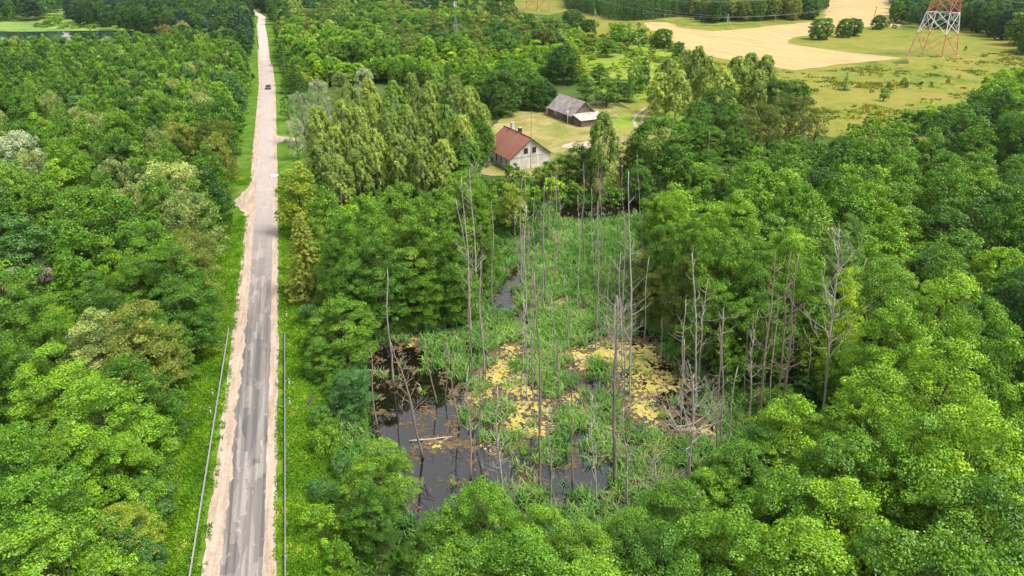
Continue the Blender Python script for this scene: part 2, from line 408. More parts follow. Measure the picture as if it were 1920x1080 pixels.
def drape(name, P, cell, off, m, jit=0.0, seed=1.0):
    """sheet that follows the ground inside polygon P (world), with an uneven outline"""
    out = []
    for i in range(len(P)):
        a, b = P[i], P[(i + 1) % len(P)]; L = math.hypot(b[0] - a[0], b[1] - a[1]); n = max(1, int(L / cell))
        for k in range(n):
            t = k / n; x = a[0] + (b[0] - a[0]) * t; y = a[1] + (b[1] - a[1]) * t
            if jit:
                x += nz(x, y, .5 / cell, seed) * jit * 2; y += nz(x, y, .5 / cell, seed + 9) * jit * 2
            out.append((x, y))
    x0, x1 = min(p[0] for p in out), max(p[0] for p in out); y0, y1 = min(p[1] for p in out), max(p[1] for p in out)
    pts = [Vector(p) for p in out]; ne = len(out)
    gx = np.arange(x0, x1, cell); gy = np.arange(y0, y1, cell)
    for y in gy:
        for x in gx:
            if inside((x, y), out) and pdist((x, y), out) > cell * .5: pts.append(Vector((x, y)))
    r = geometry.delaunay_2d_cdt(pts, [(i, (i + 1) % ne) for i in range(ne)], [], 1, 1e-4)
    me = bpy.data.meshes.new(name); me.from_pydata([(v.x, v.y, T(v.x, v.y) + off) for v in r[0]], [], [tuple(f) for f in r[2]])
    for p in me.polygons: p.use_smooth = True
    me.update()
    if sum(p.normal.z for p in me.polygons) < 0: me.flip_normals()
    o = link(name, me, m); tag(o, kind='structure'); return o

def ribbon(name, y0, y1, step, l, r, zoff, m, jl=0.0, jr=0.0, seed=0.0, cols=4):
    """strip along the road between offsets l(y) and r(y)"""
    V = []; n = int((y1 - y0) / step) + 1
    for i in range(n):
        y = y0 + i * step; cx = road_x(y)
        a = l(y) + jl * (nz(y, 0, .35, seed) + .6 * nz(y, 0, 1.3, seed)); b = r(y) + jr * (nz(y, 3, .4, seed + 4) + .6 * nz(y, 3, 1.4, seed))
        for k in range(cols + 1):
            u = a + (b - a) * k / cols; x = cx + u * 1.047
            V.append((x, y, T(x, y) + zoff))
    F = [(i * (cols + 1) + k, i * (cols + 1) + k + 1, (i + 1) * (cols + 1) + k + 1, (i + 1) * (cols + 1) + k) for i in range(n - 1) for k in range(cols)]
    me = np_mesh(name, V, F)
    for p in me.polygons: p.use_smooth = True
    o = link(name, me, m); tag(o, kind='structure'); return o
ribbon('grass_verge', 8, 560, 1.2, lambda y: -9.0, lambda y: 9.5, .07, M['verge'], .8, .8, 2.2, 14)
ribbon('road_shoulder', 8, 640, .5, lambda y: -3.25, lambda y: 3.0 if y < 330 else 2.4, .12, M['sand'], .28, .2, 5.1, 8)
ribbon('road', 8, 640, .4, lambda y: -1.55 - .5 * sm(y, 120, 170) - .5 * sm(y, 330, 345), lambda y: 1.95 + .2 * sm(y, 330, 345), .16, M['asphalt'], .45, .12, 8.4, 6)

drape('gravel_turnout', poly([(440, 376), (446, 368), (474, 346), (492, 332), (494, 410), (474, 412), (452, 396)]), 1.0, .14, M['sand'], .4)
drape('sandy_drive', poly([(512, 254), (545, 258), (560, 262), (560, 268), (540, 266), (512, 270)]), 1.0, .14, M['sand'], .3)
CLEAR = [gat(*p)[:2] for p in ((-30, 548), (40, 542), (95, 528), (140, 512), (132, 484), (70, 492), (28, 500), (-30, 515))]
drape('dirt_clearing', CLEAR, 1.2, .1, M['sand'], .6)
NEARCLEAR = [gat(*p)[:2] for p in ((-30, 660), (110, 640), (150, 560), (140, 480), (-30, 505))]
drape('meadow', [(45, 216), (75, 200), (120, 185), (200, 178), (330, 200), (560, 420), (700, 900), (220, 900), (60, 620), (30, 420), (30, 300)], 5.0, .10, M['meadow'], 3)
drape('far_field', poly([(965, -30), (1066, -30), (1064, 18), (1030, 26), (965, 20)], 1), 6.0, .12, M['meadow'], 2)
drape('farmyard', [(-12, 176), (-8, 200), (-2, 226), (14, 236), (34, 240), (52, 222), (46, 196), (36, 170), (30, 150), (22, 147), (6, 158), (-8, 160)], 2.0, .10, M['yard'], .8)
drape('yard_grass', [(30, 222), (52, 232), (62, 226), (58, 210), (40, 203), (31, 206)], 2.0, .14, M['lush'], .8)
drape('bare_sand', [(14, 189), (22, 191), (25, 187), (20, 182), (14, 184)], 1.0, .15, M['sand'], .7)
for off in (0, 15):
    pts = [gat(p[0] + off * (1.0 if p[1] > 205 else .7), p[1])[:2] for p in ((1224, 198), (1205, 206), (1192, 217), (1188, 228), (1193, 240), (1196, 252), (1185, 263), (1160, 268), (1120, 264))]
    Lf, Rt = [], []
    for i in range(len(pts) - 1):
        ex, ey = pts[i + 1][0] - pts[i][0], pts[i + 1][1] - pts[i][1]; el = math.hypot(ex, ey) + 1e-6
        for t in (0, .25, .5, .75):
            x = pts[i][0] + ex * t; y = pts[i][1] + ey * t; w = .5 + .15 * nz(x, y, .4)
            Lf.append((x + ey / el * w, y - ex / el * w)); Rt.append((x - ey / el * w, y + ex / el * w))
    drape('dirt_track', Lf + Rt[::-1], .9, .20 + off * .002, M['sand'], 0)
WHEAT = poly([(1208, 42), (1215, 54), (1258, 76), (1285, 98), (1350, 108), (1488, 129), (1625, 110), (1690, 103), (1560, 88), (1475, 76), (1480, 69), (1530, 62), (1548, 56),
              (1620, 50), (1690, 49), (1688, 25), (1684, -30), (1500, -28), (1546, 10), (1546, 30), (1532, 42), (1420, 52), (1340, 58), (1275, 52), (1250, 42)], 1.5)
drape('wheat_field', WHEAT, 5.0, .22, M['wheat'], 1.0)
drape('grass_slope', poly([(1085, 100), (1140, 88), (1210, 84), (1285, 100), (1325, 140), (1300, 182), (1210, 190), (1130, 176), (1080, 140)], .6), 3.0, .16, M['lush'], 1.5)
drape('green_bank', poly([(1140, 36), (1205, 34), (1300, 50), (1420, 47), (1540, 38), (1540, 28), (1440, 33), (1300, 38), (1200, 26)], 1.2), 4.0, .28, M['mown'], 1.0)
LAKE = poly([(-330, 58), (-60, 59), (60, 60), (190, 58), (330, 66), (330, 84), (200, 95), (-60, 100), (-330, 100)], .3)
lk = sheet_grid('lake_water', [min(p[0] for p in LAKE), max(p[0] for p in LAKE)], [min(p[1] for p in LAKE), 462], lambda x, y: .35, M['lake'])
drape('lake_bank', [(-620, 462), (-300, 461), (-235, 466), (-225, 500), (-300, 640), (-620, 640)], 8.0, .5, grassy('lake_bank_grass', [(.3, (.09, .16, .03)), (.5, (.16, .25, .05)), (.7, (.26, .33, .10))], .05, .5), 2)
# pond water under the whole marsh
wm = MB(); wx0, wx1, wy0, wy1 = WBB[0] - 3, WBB[1] + 3, WBB[2] - 3, WBB[3] + 3
wm.add([(wx0, wy0, WZ), (wx1, wy0, WZ), (wx1, wy1, WZ), (wx0, wy1, WZ)], [(0, 1, 2, 3)])
tag(wm.build('pond_water', M['water']), kind='structure')

WP = lambda px: poly(px, WZ)
OPEN = [WP([(688, 650), (760, 638), (800, 665), (790, 700), (860, 712), (880, 745), (865, 790), (905, 835), (1000, 868), (1080, 878), (1145, 878), (1150, 930), (1020, 918), (930, 905), (860, 962), (800, 992), (755, 960), (738, 880), (688, 815)]),
        WP([(922, 552), (962, 546), (970, 582), (928, 584)]), WP([(955, 508), (982, 500), (975, 535), (938, 552)]), WP([(1035, 392), (1120, 380), (1225, 378), (1228, 402), (1130, 414), (1055, 414)]),
        WP([(1240, 738), (1300, 722), (1305, 790), (1275, 835), (1250, 800)])]
ALG = [WP([(895, 685), (940, 645), (988, 636), (975, 680), (1000, 700), (1020, 742), (1045, 738), (1045, 800), (1000, 838), (940, 815), (935, 780), (950, 745), (900, 725)]),
       WP([(1050, 668), (1095, 638), (1180, 634), (1235, 650), (1255, 690), (1310, 712), (1318, 740), (1245, 745), (1258, 790), (1245, 815), (1190, 798), (1165, 750), (1145, 700), (1060, 705)]),
       WP([(790, 822), (845, 820), (845, 842), (790, 848)]), WP([(752, 630), (788, 628), (788, 656), (755, 656)]), WP([(1275, 880), (1345, 872), (1345, 902), (1280, 905)]),
       WP([(1275, 800), (1355, 788), (1355, 822), (1290, 828)]), WP([(858, 742), (925, 712), (945, 752), (880, 765)]), WP([(1052, 728), (1095, 733), (1095, 768), (1045, 772)]),
       WP([(890, 835), (930, 830), (930, 850), (895, 855)]), WP([(1040, 560), (1062, 560), (1062, 572), (1040, 572)])]
ISL = [(at(1118, 682, WZ), 1.5), (at(1182, 695, WZ), 1.0), (at(975, 690, WZ), 1.6)]
def weed_density(x, y):
    best = -9
    for i, P in enumerate(ALG):
        q = pdist((x, y), P); q = q if inside((x, y), P) else -q
        best = max(best, q)
    return min(best, 1.6) - .35 + 1.2 * nz(x, y, .45, 4) + .9 * nz(x, y, 1.5, 2) + .7 * nz(x, y, 4.0, 7)
def raft(name, f, step, z, m):
    x0, x1, y0, y1 = WBB; nx = int((x1 - x0) / step); ny = int((y1 - y0) / step); idx = {}; V = []; F = []
    for j in range(ny):
        for i in range(nx):
            x = x0 + (i + .5) * step; y = y0 + (j + .5) * step
            if y > 112: continue
            if f(x, y):
                q = []
                for a, b in ((0, 0), (1, 0), (1, 1), (0, 1)):
                    k = (i + a, j + b)
                    if k not in idx:
                        idx[k] = len(V); xx = x0 + k[0] * step; yy = y0 + k[1] * step
                        V.append((xx + step * .45 * nz(xx, yy, 9), yy + step * .45 * nz(xx, yy, 9, 5), z + .012 * nz(xx, yy, 2)))
                    q.append(idx[k])
                F.append(q)
    return link(name, np_mesh(name, V, F), m)
tag(raft('duckweed', lambda x, y: weed_density(x, y) > .05 and nz(x, y, 2.6, 31) + .6 * nz(x, y, 7, 33) > .60 - .55 * weed_density(x, y), .11, WZ + .03, M['weed']), 'yellow duckweed mats spread over the pond between the reeds', 'duckweed', kind='stuff')
def litter_d(x, y):
    v = nz(x, y, .5, 11) + .7 * nz(x, y, 1.6, 13) + .6 * nz(x, y, 4.5, 3)
    for P in OPEN[:1]:
        if inside((x, y), P): v -= .12
    # more litter around the middle of the dark pool, less on the open south water
    cx, cy_ = at(840, 770, WZ); v += .22 * max(0, 1 - math.hypot(x - cx, y - cy_) / 8)
    w_ = weed_density(x, y)
    if w_ > -1.6: v += .45
    return v > .36
tag(raft('floating_litter', litter_d, .13, WZ + .018, M['litter']), 'brown rotting plant litter floating on the dark pool', 'litter', kind='stuff')

# ------------------------------------------------------------------ reeds, grass, herbs
def blades(name, P, h, w, lean, m, tints, seed=1):
    """P: (n,3) roots; bent two-segment blades"""
    r = np.random.default_rng(seed); P = np.asarray(P, dtype=np.float32); n = len(P)
    H = r.uniform(h[0], h[1], n); Wd = r.uniform(w[0], w[1], n); a = r.uniform(0, 2 * PI, n); ln = r.uniform(lean[0], lean[1], n); fa = r.uniform(0, 2 * PI, n)
    d = np.stack([np.cos(a), np.sin(a), 0 * a], 1); s = np.stack([np.cos(fa), np.sin(fa), 0 * a], 1)
    up = np.array([0, 0, 1.0])
    mid = P + d * (H * ln * .35)[:, None] + up * (H * .62)[:, None]
    tip = P + d * (H * ln)[:, None] + up * (H * (1 - .25 * ln))[:, None]
    sw = s * Wd[:, None] * .5
    V = np.stack([P - sw * .6, P + sw * .6, mid + sw, mid - sw, tip + sw * .15, tip - sw * .15], 1).reshape(-1, 3)
    b = np.arange(n) * 6
    F = np.concatenate([np.stack([b, b + 1, b + 2, b + 3], 1), np.stack([b + 3, b + 2, b + 4, b + 5], 1)])
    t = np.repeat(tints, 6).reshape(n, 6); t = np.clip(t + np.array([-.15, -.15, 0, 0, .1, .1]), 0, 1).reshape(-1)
    return link(name, np_mesh(name, V, F, t), m)
def in_any(p, L): return any(inside(p, P) for P in L)
def reed_field():
    r = random.Random(3); P = []; t = []
    x0, x1, y0, y1 = WBB[0] - 2.5, WBB[1] + 3.5, WBB[2] - 1, WBB[3] + 2
    tries = int((x1 - x0) * (y1 - y0) * 3.4)
    for _ in range(int(tries * 1.25)):
        x = r.uniform(x0, x1); y = r.uniform(y0, y1)
        q = pdist((x, y), WET); ins = inside((x, y), WET)
        if not ins and q > 2.6: continue
        d = nz(x, y, .33, 6) + .5 * nz(x, y, 1.0, 8)
        isl = any(math.hypot(x - c[0], y - c[1]) < rr * (1 + .5 * nz(x, y, 1, 2)) for c, rr in ISL)
        if not isl:
            if in_any((x, y), OPEN) and d < .55: continue
            if in_any((x, y), ALG) and d < .32: continue
            if y < 97 and d < .1 and weed_density(x, y) > -.9 and r.random() < .8: continue
            if d < -.34 and y < 100: continue
            if d < -.22 and 52 < y < 80 and r.random() < .7: continue
        z = max(T(x, y), WZ - .2)
        k = 12 if y < 95 else 7
        for _ in range(k):
            P.append((x + r.gauss(0, .28), y + r.gauss(0, .28), z)); t.append(min(1, max(0, .42 + .45 * d + r.gauss(0, .17) + (.45 if r.random() < .05 else 0))))
    return P, np.array(t)
P_, t_ = reed_field()
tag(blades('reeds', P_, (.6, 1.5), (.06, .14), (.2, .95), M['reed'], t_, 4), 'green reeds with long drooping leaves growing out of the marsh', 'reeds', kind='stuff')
def verge_grass():
    r = random.Random(8); P = []; t = []
    for _ in range(150000):
        y = 30 + 130 * r.random() ** 1.5; u = r.choice((-1, 1)) * r.uniform(2.8, 11)
        if abs(u) < 3.7 and nz(u, y, .8, 3) < -.05: continue
        if abs(u) > 9 and r.random() < .4: continue
        if u < 0 and 132 < y < 152: continue
        x = road_x(y) + u * 1.047
        d = nz(x, y, .35, 2) + .5 * nz(x, y, 1.3, 4)
        P.append((x, y, T(x, y) + .05)); t.append(min(1, max(0, .5 + .5 * d + r.gauss(0, .15) + (.4 if r.random() < .02 else 0))))
    return P, np.array(t)
P_, t_ = verge_grass()
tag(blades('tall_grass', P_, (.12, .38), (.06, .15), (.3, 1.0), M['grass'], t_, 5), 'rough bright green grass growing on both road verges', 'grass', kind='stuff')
def herbs():
    r = random.Random(18); P = []; t = []
    for _ in range(70000):
        x = r.uniform(-75, 70); y = 30 + 130 * r.random()
        if abs(dr(x, y)) < 9.5 or inside((x, y), WET): continue
        if y > 150 and x > -12: continue
        d = nz(x, y, .2, 5) + .5 * nz(x, y, .9, 4)
        if d < -.3: continue
        z = T(x, y)
        for _ in range(3):
            P.append((x + r.gauss(0, .3), y + r.gauss(0, .3), z)); t.append(min(1, max(0, .5 + .5 * d + r.gauss(0, .15))))
    return P, np.array(t)
P_, t_ = herbs()
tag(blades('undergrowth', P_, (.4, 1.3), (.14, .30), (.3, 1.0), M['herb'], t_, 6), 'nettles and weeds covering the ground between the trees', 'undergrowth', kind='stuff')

def meadow_weeds():
    r = random.Random(28); P = []; t = []
    MP = poly([(1050, 60), (1250, 80), (1360, 112), (1500, 135), (1700, 108), (1930, 95), (1930, 140), (1840, 225), (1500, 290), (1300, 190), (1150, 180), (1050, 130)], 1.5)
    x0, x1, y0, y1 = min(p[0] for p in MP), max(p[0] for p in MP), min(p[1] for p in MP), max(p[1] for p in MP)
    for _ in range(60000):
        x = r.uniform(x0, x1); y = r.uniform(y0, y1); d = nz(x, y, .05, 5) + .7 * nz(x, y, .3, 4)
        if d < .2 or r.random() < .5 or not inside((x, y), MP): continue
        z = T(x, y) + .1; s_ = r.uniform(.3, 1.0)
        for _ in range(7): P.append((x + r.gauss(0, s_), y + r.gauss(0, s_ * .6), z)); t.append(min(1, max(0, .55 + .5 * nz(x, y, .08, 9) + r.gauss(0, .15))))
    return P, np.array(t)
P_, t_ = meadow_weeds()
M['meadow_weeds'] = blade_material('meadow_weeds', [(0, (.10, .16, .02)), (.5, (.19, .25, .03)), (.8, (.28, .30, .05)), (1, (.36, .30, .10))])
tag(blades('meadow_weeds', P_, (.3, .8), (.25, .55), (.3, 1.0), M['meadow_weeds'], t_, 7), 'tufts of coarse weeds dotted over the pylon meadow', 'weeds', kind='stuff')

# ------------------------------------------------------------------ tree makers
def leaf_quads(P, Nn, S, rng, asp=.62):
    n = len(P); r = rng.normal(size=(n, 3)); Nn = Nn / (np.linalg.norm(Nn, axis=1, keepdims=True) + 1e-9)
    t = np.cross(Nn, r); t /= np.linalg.norm(t, axis=1, keepdims=True) + 1e-9; b = np.cross(Nn, t)
    S = S[:, None] * .5
    V = np.stack([P - t * S, P + b * S * asp, P + t * S, P - b * S * asp], 1).reshape(-1, 3)
    F = (np.arange(n)[:, None] * 4 + np.arange(4)[None, :]); return V, F
def cloud(rng, C, R, n, size, flat=.66, out=.85, up=.5, jit=.55):
    """n leaves per clump around centres C with radii R; returns positions, normals, sizes, tints"""
    k = len(C); u = rng.normal(size=(k, n, 3)); u /= np.linalg.norm(u, axis=2, keepdims=True)
    u[:, :, 2] = np.where(u[:, :, 2] < 0, u[:, :, 2] * .6, u[:, :, 2])
    rad = 1 - np.abs(rng.normal(size=(k, n, 1))) * .22
    P = C[:, None, :] + u * rad * R[:, None, None] * np.array([1, 1, flat]) + rng.normal(size=(k, n, 3)) * .06 * R[:, None, None]
    Nn = u * out + np.array([0, 0, up]) + rng.normal(size=(k, n, 3)) * jit
    S = size * rng.uniform(.65, 1.35, (k, n))
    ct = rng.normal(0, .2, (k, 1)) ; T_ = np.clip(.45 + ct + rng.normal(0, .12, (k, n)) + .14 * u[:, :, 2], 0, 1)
    return P.reshape(-1, 3), Nn.reshape(-1, 3), S.reshape(-1), T_.reshape(-1)
def crown_mesh(name, parts, rng, asp=.62):
    P = np.concatenate([p[0] for p in parts]); Nn = np.concatenate([p[1] for p in parts]); S = np.concatenate([p[2] for p in parts]); t = np.concatenate([p[3] for p in parts])
    V, F = leaf_quads(P, Nn, S, rng, asp); return np_mesh(name, V, F, np.repeat(t, 4))
def lobes_to_clumps(rng, L, per, cr, depth=.8):
    """clump centres on the outside of a union of lobes L=[(x,y,z,rx,rz)]"""
    C = []; Rr = []
    La = np.array(L)
    for (x, y, z, rx, rz) in L:
        k = max(6, int(per * rx * rx)); u = rng.normal(size=(k, 3)); u /= np.linalg.norm(u, axis=1, keepdims=True)
        u[:, 2] = np.where(u[:, 2] < -.55, -u[:, 2], u[:, 2])
        p = np.array([x, y, z]) + u * np.array([rx, rx, rz]) * rng.uniform(.82, 1.06, (k, 1))
        d = np.sqrt(((p[:, None, 0] - La[None, :, 0]) / La[None, :, 3]) ** 2 + ((p[:, None, 1] - La[None, :, 1]) / La[None, :, 3]) ** 2 + ((p[:, None, 2] - La[None, :, 2]) / La[None, :, 4]) ** 2)
        p = p[d.min(axis=1) > depth]; C.append(p); Rr.append(rng.uniform(cr[0], cr[1], len(p)))
    return np.concatenate(C), np.concatenate(Rr)
def trunk_mesh(name, rng, H, r0, limbs, top=.78, sides=7, wob=.12, m='bark'):
    mb = MB(); pts = []; n = 6
    for i in range(n + 1):
        t = i / n; pts.append((rng.normal() * wob * t, rng.normal() * wob * t, H * top * t - .6))
    mb.tube(pts, [r0 * (1.25 if i == 0 else 1) * (1 - .86 * i / n) + .02 for i in range(n + 1)], sides)
    for (x, y, z) in limbs:
        t = max(.12, min(.92, (z / (H * top)) - .16 - .07 * rng.random())); i = t * n; a = Vector(pts[int(i)]).lerp(Vector(pts[min(n, int(i) + 1)]), i % 1)
        b = Vector((x, y, z)); mid = a.lerp(b, .5) + Vector((rng.normal() * .2, rng.normal() * .2, -.25 + .12 * (b - a).length))
        rr = r0 * .42 * (1 - t * .6); mb.tube([a, mid, b], [rr, rr * .6, rr * .2], 5, False)
    me = mb.mesh(name, True); me.materials.append(M[m]); return me

LOD = {'near': dict(s=.175, n=230, per=2.9, c=(.5, 1.05)), 'mid': dict(s=.30, n=96, per=2.9, c=(.6, 1.1)), 'far': dict(s=.46, n=56, per=3.2, c=(.65, 1.1))}
def make_alder(seed, lod, shape='alder'):
    """returns (trunk mesh, crown mesh) of a tree 16 m tall with a crown radius of 4 m"""
    rng = np.random.default_rng(seed); q = dict(LOD[lod])
    if shape == 'round': q['per'] *= 1.7
    H, R = 16.0, (6.0 if shape == 'round' else 4.0); L = []
    if shape == 'alder':
        L.append((0, 0, H * .89, R * .27, H * .10)); levels = [(.78, .32, 4), (.67, .50, 6), (.54, .66, 8), (.40, .72, 8), (.26, .60, 6)]
    elif shape == 'cone':
        L.append((0, 0, H * .90, R * .22, H * .10)); levels = [(.78, .26, 3), (.64, .42, 5), (.48, .58, 6), (.32, .68, 7), (.20, .62, 5)]
    elif shape == 'round':
        L.append((0, 0, H * .80, R * .55, H * .14)); levels = [(.74, .48, 6), (.58, .70, 8), (.40, .74, 8), (.22, .64, 7), (.10, .4, 5)]
    elif shape == 'tall':
        L.append((0, 0, H * .90, R * .32, H * .08)); levels = [(.82, .38, 4), (.72, .55, 5), (.61, .62, 5), (.50, .5, 4)]
    for (hz, rr, k) in levels:
        a0 = rng.uniform(0, 6.28)
        for i in range(k):
            a = a0 + 6.28 * i / k + rng.normal() * .22; d = R * rr * rng.uniform(.78, 1.15); rx = R * rng.uniform(.27, .42) if shape != 'round' else R * rng.uniform(.32, .44)
            L.append((math.cos(a) * d, math.sin(a) * d, H * (hz + rng.normal() * .035), rx, rx * rng.uniform(.72, 1.05)))
    if shape != 'tall': L.append((0, 0, H * .55, R * .55, H * .26))
    C, Rr = lobes_to_clumps(rng, L, q['per'], q['c'], .80 if lod == 'near' else .85)
    parts = [cloud(rng, C, Rr, q['n'], q['s'], .70 if lod == 'near' else .85)]
    tw, _ = lobes_to_clumps(rng, [(l[0], l[1], l[2], l[3] * 1.14, l[4] * 1.22) for l in L], q['per'] * 1.6, (.1, .2), .97)
    parts.append(cloud(rng, tw, np.full(len(tw), .28), max(4, int(q['n'] * .14)), q['s'] * .95))
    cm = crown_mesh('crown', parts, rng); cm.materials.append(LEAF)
    tm = trunk_mesh('trunk', rng, H, .22, [(l[0] * .85, l[1] * .85, l[2]) for l in L[1:]] if lod != 'far' else [], .78, 7 if lod != 'far' else 4)
    return tm, cm
def make_birch(seed, lod):
    rng = np.random.default_rng(seed); H, R = 18.0, 2.6; k = {'near': 600, 'mid': 620, 'far': 320}[lod]; nl = {'near': 80, 'mid': 56, 'far': 28}[lod]; s = {'near': .15, 'mid': .21, 'far': .42}[lod]
    z = H * (0.22 + .78 * rng.random(k) ** .85); env = R * np.clip(1.15 - ((z / H - .50) / .52) ** 2, .12, 1) * rng.uniform(.45, 1.08, k)
    a = rng.uniform(0, 6.28, k); a = a + .4 * np.sin(a * 3 + z * .6)
    C = np.stack([np.cos(a) * env, np.sin(a) * env, z], 1)
    ln = rng.uniform(.5, 1.7, k); u = rng.random((k, nl)) ** .8
    P = C[:, None, :] + np.stack([np.cos(a)[:, None] * .25 * u + rng.normal(size=(k, nl)) * (.07 + .13 * (1 - u)), np.sin(a)[:, None] * .25 * u + rng.normal(size=(k, nl)) * (.07 + .13 * (1 - u)), -ln[:, None] * u], 2)
    Nn = np.stack([np.cos(a)[:, None] + 0 * u, np.sin(a)[:, None] + 0 * u, .5 + 0 * u], 2) + rng.normal(size=(k, nl, 3)) * .7
    S = s * rng.uniform(.7, 1.3, (k, nl)); t = np.clip(.42 + rng.normal(0, .27, (k, 1)) + rng.normal(0, .1, (k, nl)) + .15 * (1 - u), 0, 1)
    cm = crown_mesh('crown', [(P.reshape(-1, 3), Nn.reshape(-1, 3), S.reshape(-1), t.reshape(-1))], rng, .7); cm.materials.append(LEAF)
    lim = [(C[i][0] * .9, C[i][1] * .9, C[i][2]) for i in range(0, 26)] if lod != 'far' else []
    tm = trunk_mesh('trunk', rng, H, .17, lim, .97, 6 if lod != 'far' else 4, .16, 'birch_bark'); return tm, cm
def make_willow(seed, lod):
    rng = np.random.default_rng(seed); H, R = 12.0, 5.0; L = [(0, 0, H * .62, R * .62, H * .30)]; s = {'near': .16, 'mid': .28, 'far': .50}[lod]; n = {'near': 110, 'mid': 70, 'far': 32}[lod]; per = {'near': 6.5, 'mid': 6.0, 'far': 5}[lod]
    for i in range(13):
        a = rng.uniform(0, 6.28); d = R * rng.uniform(.35, .72); L.append((math.cos(a) * d, math.sin(a) * d, H * rng.uniform(.18, .76), R * rng.uniform(.26, .40), R * rng.uniform(.28, .42)))
    C, Rr = lobes_to_clumps(rng, L, per, (.4, .8), .84)
    cm = crown_mesh('crown', [cloud(rng, C, Rr, n, s, .85, .5, .6, .8)], rng, .4); cm.materials.append(LEAF)
    tm = trunk_mesh('trunk', rng, H, .35, [(l[0], l[1], l[2]) for l in L[1:]] if lod != 'far' else [], .6, 7); return tm, cm
def make_spruce(seed, lod):
    rng = np.random.default_rng(seed); H, R = 16.0, 3.0; P, Nn, S, t = [], [], [], []
    whorls = {'near': 34, 'mid': 26, 'far': 15}[lod]; s = {'near': .22, 'mid': .36, 'far': .75}[lod]; dens = {'near': 46, 'mid': 18, 'far': 6}[lod]
    for w in range(whorls):
        z = H * (.08 + .92 * w / whorls); L = R * (1 - w / whorls) ** .8 + .15; nb = 11 if lod != 'far' else 8; a0 = rng.uniform(0, 6.28)
        for b in range(nb):
            a = a0 + 6.28 * b / nb + rng.normal() * .12; l = L * rng.uniform(.75, 1.12); k = max(3, int(dens * l / R * 1.6)); u = np.sqrt(rng.random(k)); v = rng.normal(size=k) * .13 * (1.25 - u) * l
            x = np.cos(a) * u * l - np.sin(a) * v; y = np.sin(a) * u * l + np.cos(a) * v; zz = z - .42 * u * l + .12 * u * u * l - rng.random(k) * .3
            P.append(np.stack([x, y, zz], 1)); Nn.append(np.stack([np.cos(a) * .5 + 0 * u, np.sin(a) * .5 + 0 * u, 1 + 0 * u], 1) + rng.normal(size=(k, 3)) * .4)
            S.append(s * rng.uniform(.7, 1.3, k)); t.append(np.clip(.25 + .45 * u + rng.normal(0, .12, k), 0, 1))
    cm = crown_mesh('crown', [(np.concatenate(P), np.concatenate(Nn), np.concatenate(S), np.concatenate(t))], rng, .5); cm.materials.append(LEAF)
    tm = trunk_mesh('trunk', rng, H, .2, [], .97, 6, .03); return tm, cm
def make_bush(seed, lod):
    rng = np.random.default_rng(seed); L = [(0, 0, 1.7, 1.3, 1.3)]; s = {'near': .16, 'mid': .26, 'far': .42}[lod]; n = {'near': 60, 'mid': 36, 'far': 24}[lod]
    for i in range(8):
        a = rng.uniform(0, 6.28); d = rng.uniform(.5, 1.25); r_ = rng.uniform(.5, .95); L.append((math.cos(a) * d, math.sin(a) * d, rng.uniform(.6, 2.9), r_, r_ * rng.uniform(.8, 1.3)))
    C, Rr = lobes_to_clumps(rng, L, {'near': 14, 'mid': 11, 'far': 7}[lod], (.28, .5), .82)
    cm = crown_mesh('foliage', [cloud(rng, C, Rr, n, s, .8)], rng); cm.materials.append(LEAF)
    mb = MB()
    for i in range(7):
        a = rng.uniform(0, 6.28); mb.tube([(0, 0, -.3), (math.cos(a) * .3, math.sin(a) * .3, 1.0), (math.cos(a) * 1.0, math.sin(a) * 1.0, 2.4)], [.06, .045, .015], 4, False)
    tm = mb.mesh('stems'); tm.materials.append(M['bark']); return tm, cm
REF = {'alder': (16, 4), 'cone': (16, 4), 'round': (16, 6), 'tall': (16, 4), 'birch': (18, 2.6), 'willow': (12, 5), 'spruce': (16, 3), 'bush': (3.6, 2.0)}
CACHE = {}
NV = {'alder': 4, 'cone': 2, 'round': 2, 'tall': 3, 'birch': 3, 'willow': 2, 'spruce': 2, 'bush': 3}
def proto(kind, v, lod):
    k = (kind, v, lod)
    if k not in CACHE:
        seed = 100 + v * 17 + len(kind) * 7
        CACHE[k] = {'birch': make_birch, 'willow': make_willow, 'spruce': make_spruce, 'bush': make_bush}[kind](seed, lod) if kind in ('birch', 'willow', 'spruce', 'bush') else make_alder(seed, lod, kind)
    return CACHE[k]
TONE = {'bright': (.142, .305, .014), 'mid': (.095, .222, .012), 'dark': (.050, .138, .012), 'yellow': (.22, .31, .02), 'olive': (.165, .22, .028),
        'silver': (.33, .41, .24), 'pale': (.28, .37, .10), 'teal': (.07, .19, .04), 'birch': (.25, .37, .06), 'fresh': (.14, .28, .03), 'lime': (.24, .42, .012), 'deep': (.03, .085, .03), 'rusty': (.27, .18, .06)}
TW = {'bright': 'bright green', 'mid': 'mid green', 'dark': 'dark green', 'yellow': 'yellowish green', 'olive': 'olive green', 'silver': 'silvery grey', 'pale': 'pale green', 'teal': 'blue green',
      'birch': 'feathery light green', 'lime': 'lime green', 'fresh': 'fresh green', 'deep': 'very dark green', 'rusty': 'reddish brown'}
NAME = {'alder': 'broadleaf_tree', 'cone': 'broadleaf_tree', 'round': 'broadleaf_tree', 'tall': 'broadleaf_tree', 'birch': 'birch_tree', 'willow': 'willow_tree', 'spruce': 'spruce_tree', 'bush': 'bush'}
WORD = {'alder': 'broadleaf tree', 'cone': 'cone shaped broadleaf tree', 'round': 'round crowned broadleaf tree', 'tall': 'tall stemmed broadleaf tree', 'birch': 'birch', 'willow': 'round willow', 'spruce': 'spruce', 'bush': 'bush'}
TREES = []   # dicts; placed at the end once every zone is known
def add(kind, x, y, H, R, tone, zone, fixed=True, var=None, **k):
    TREES.append(dict(kind=kind, x=x, y=y, H=H, R=R, tone=tone, zone=zone, fixed=fixed, var=var, **k))
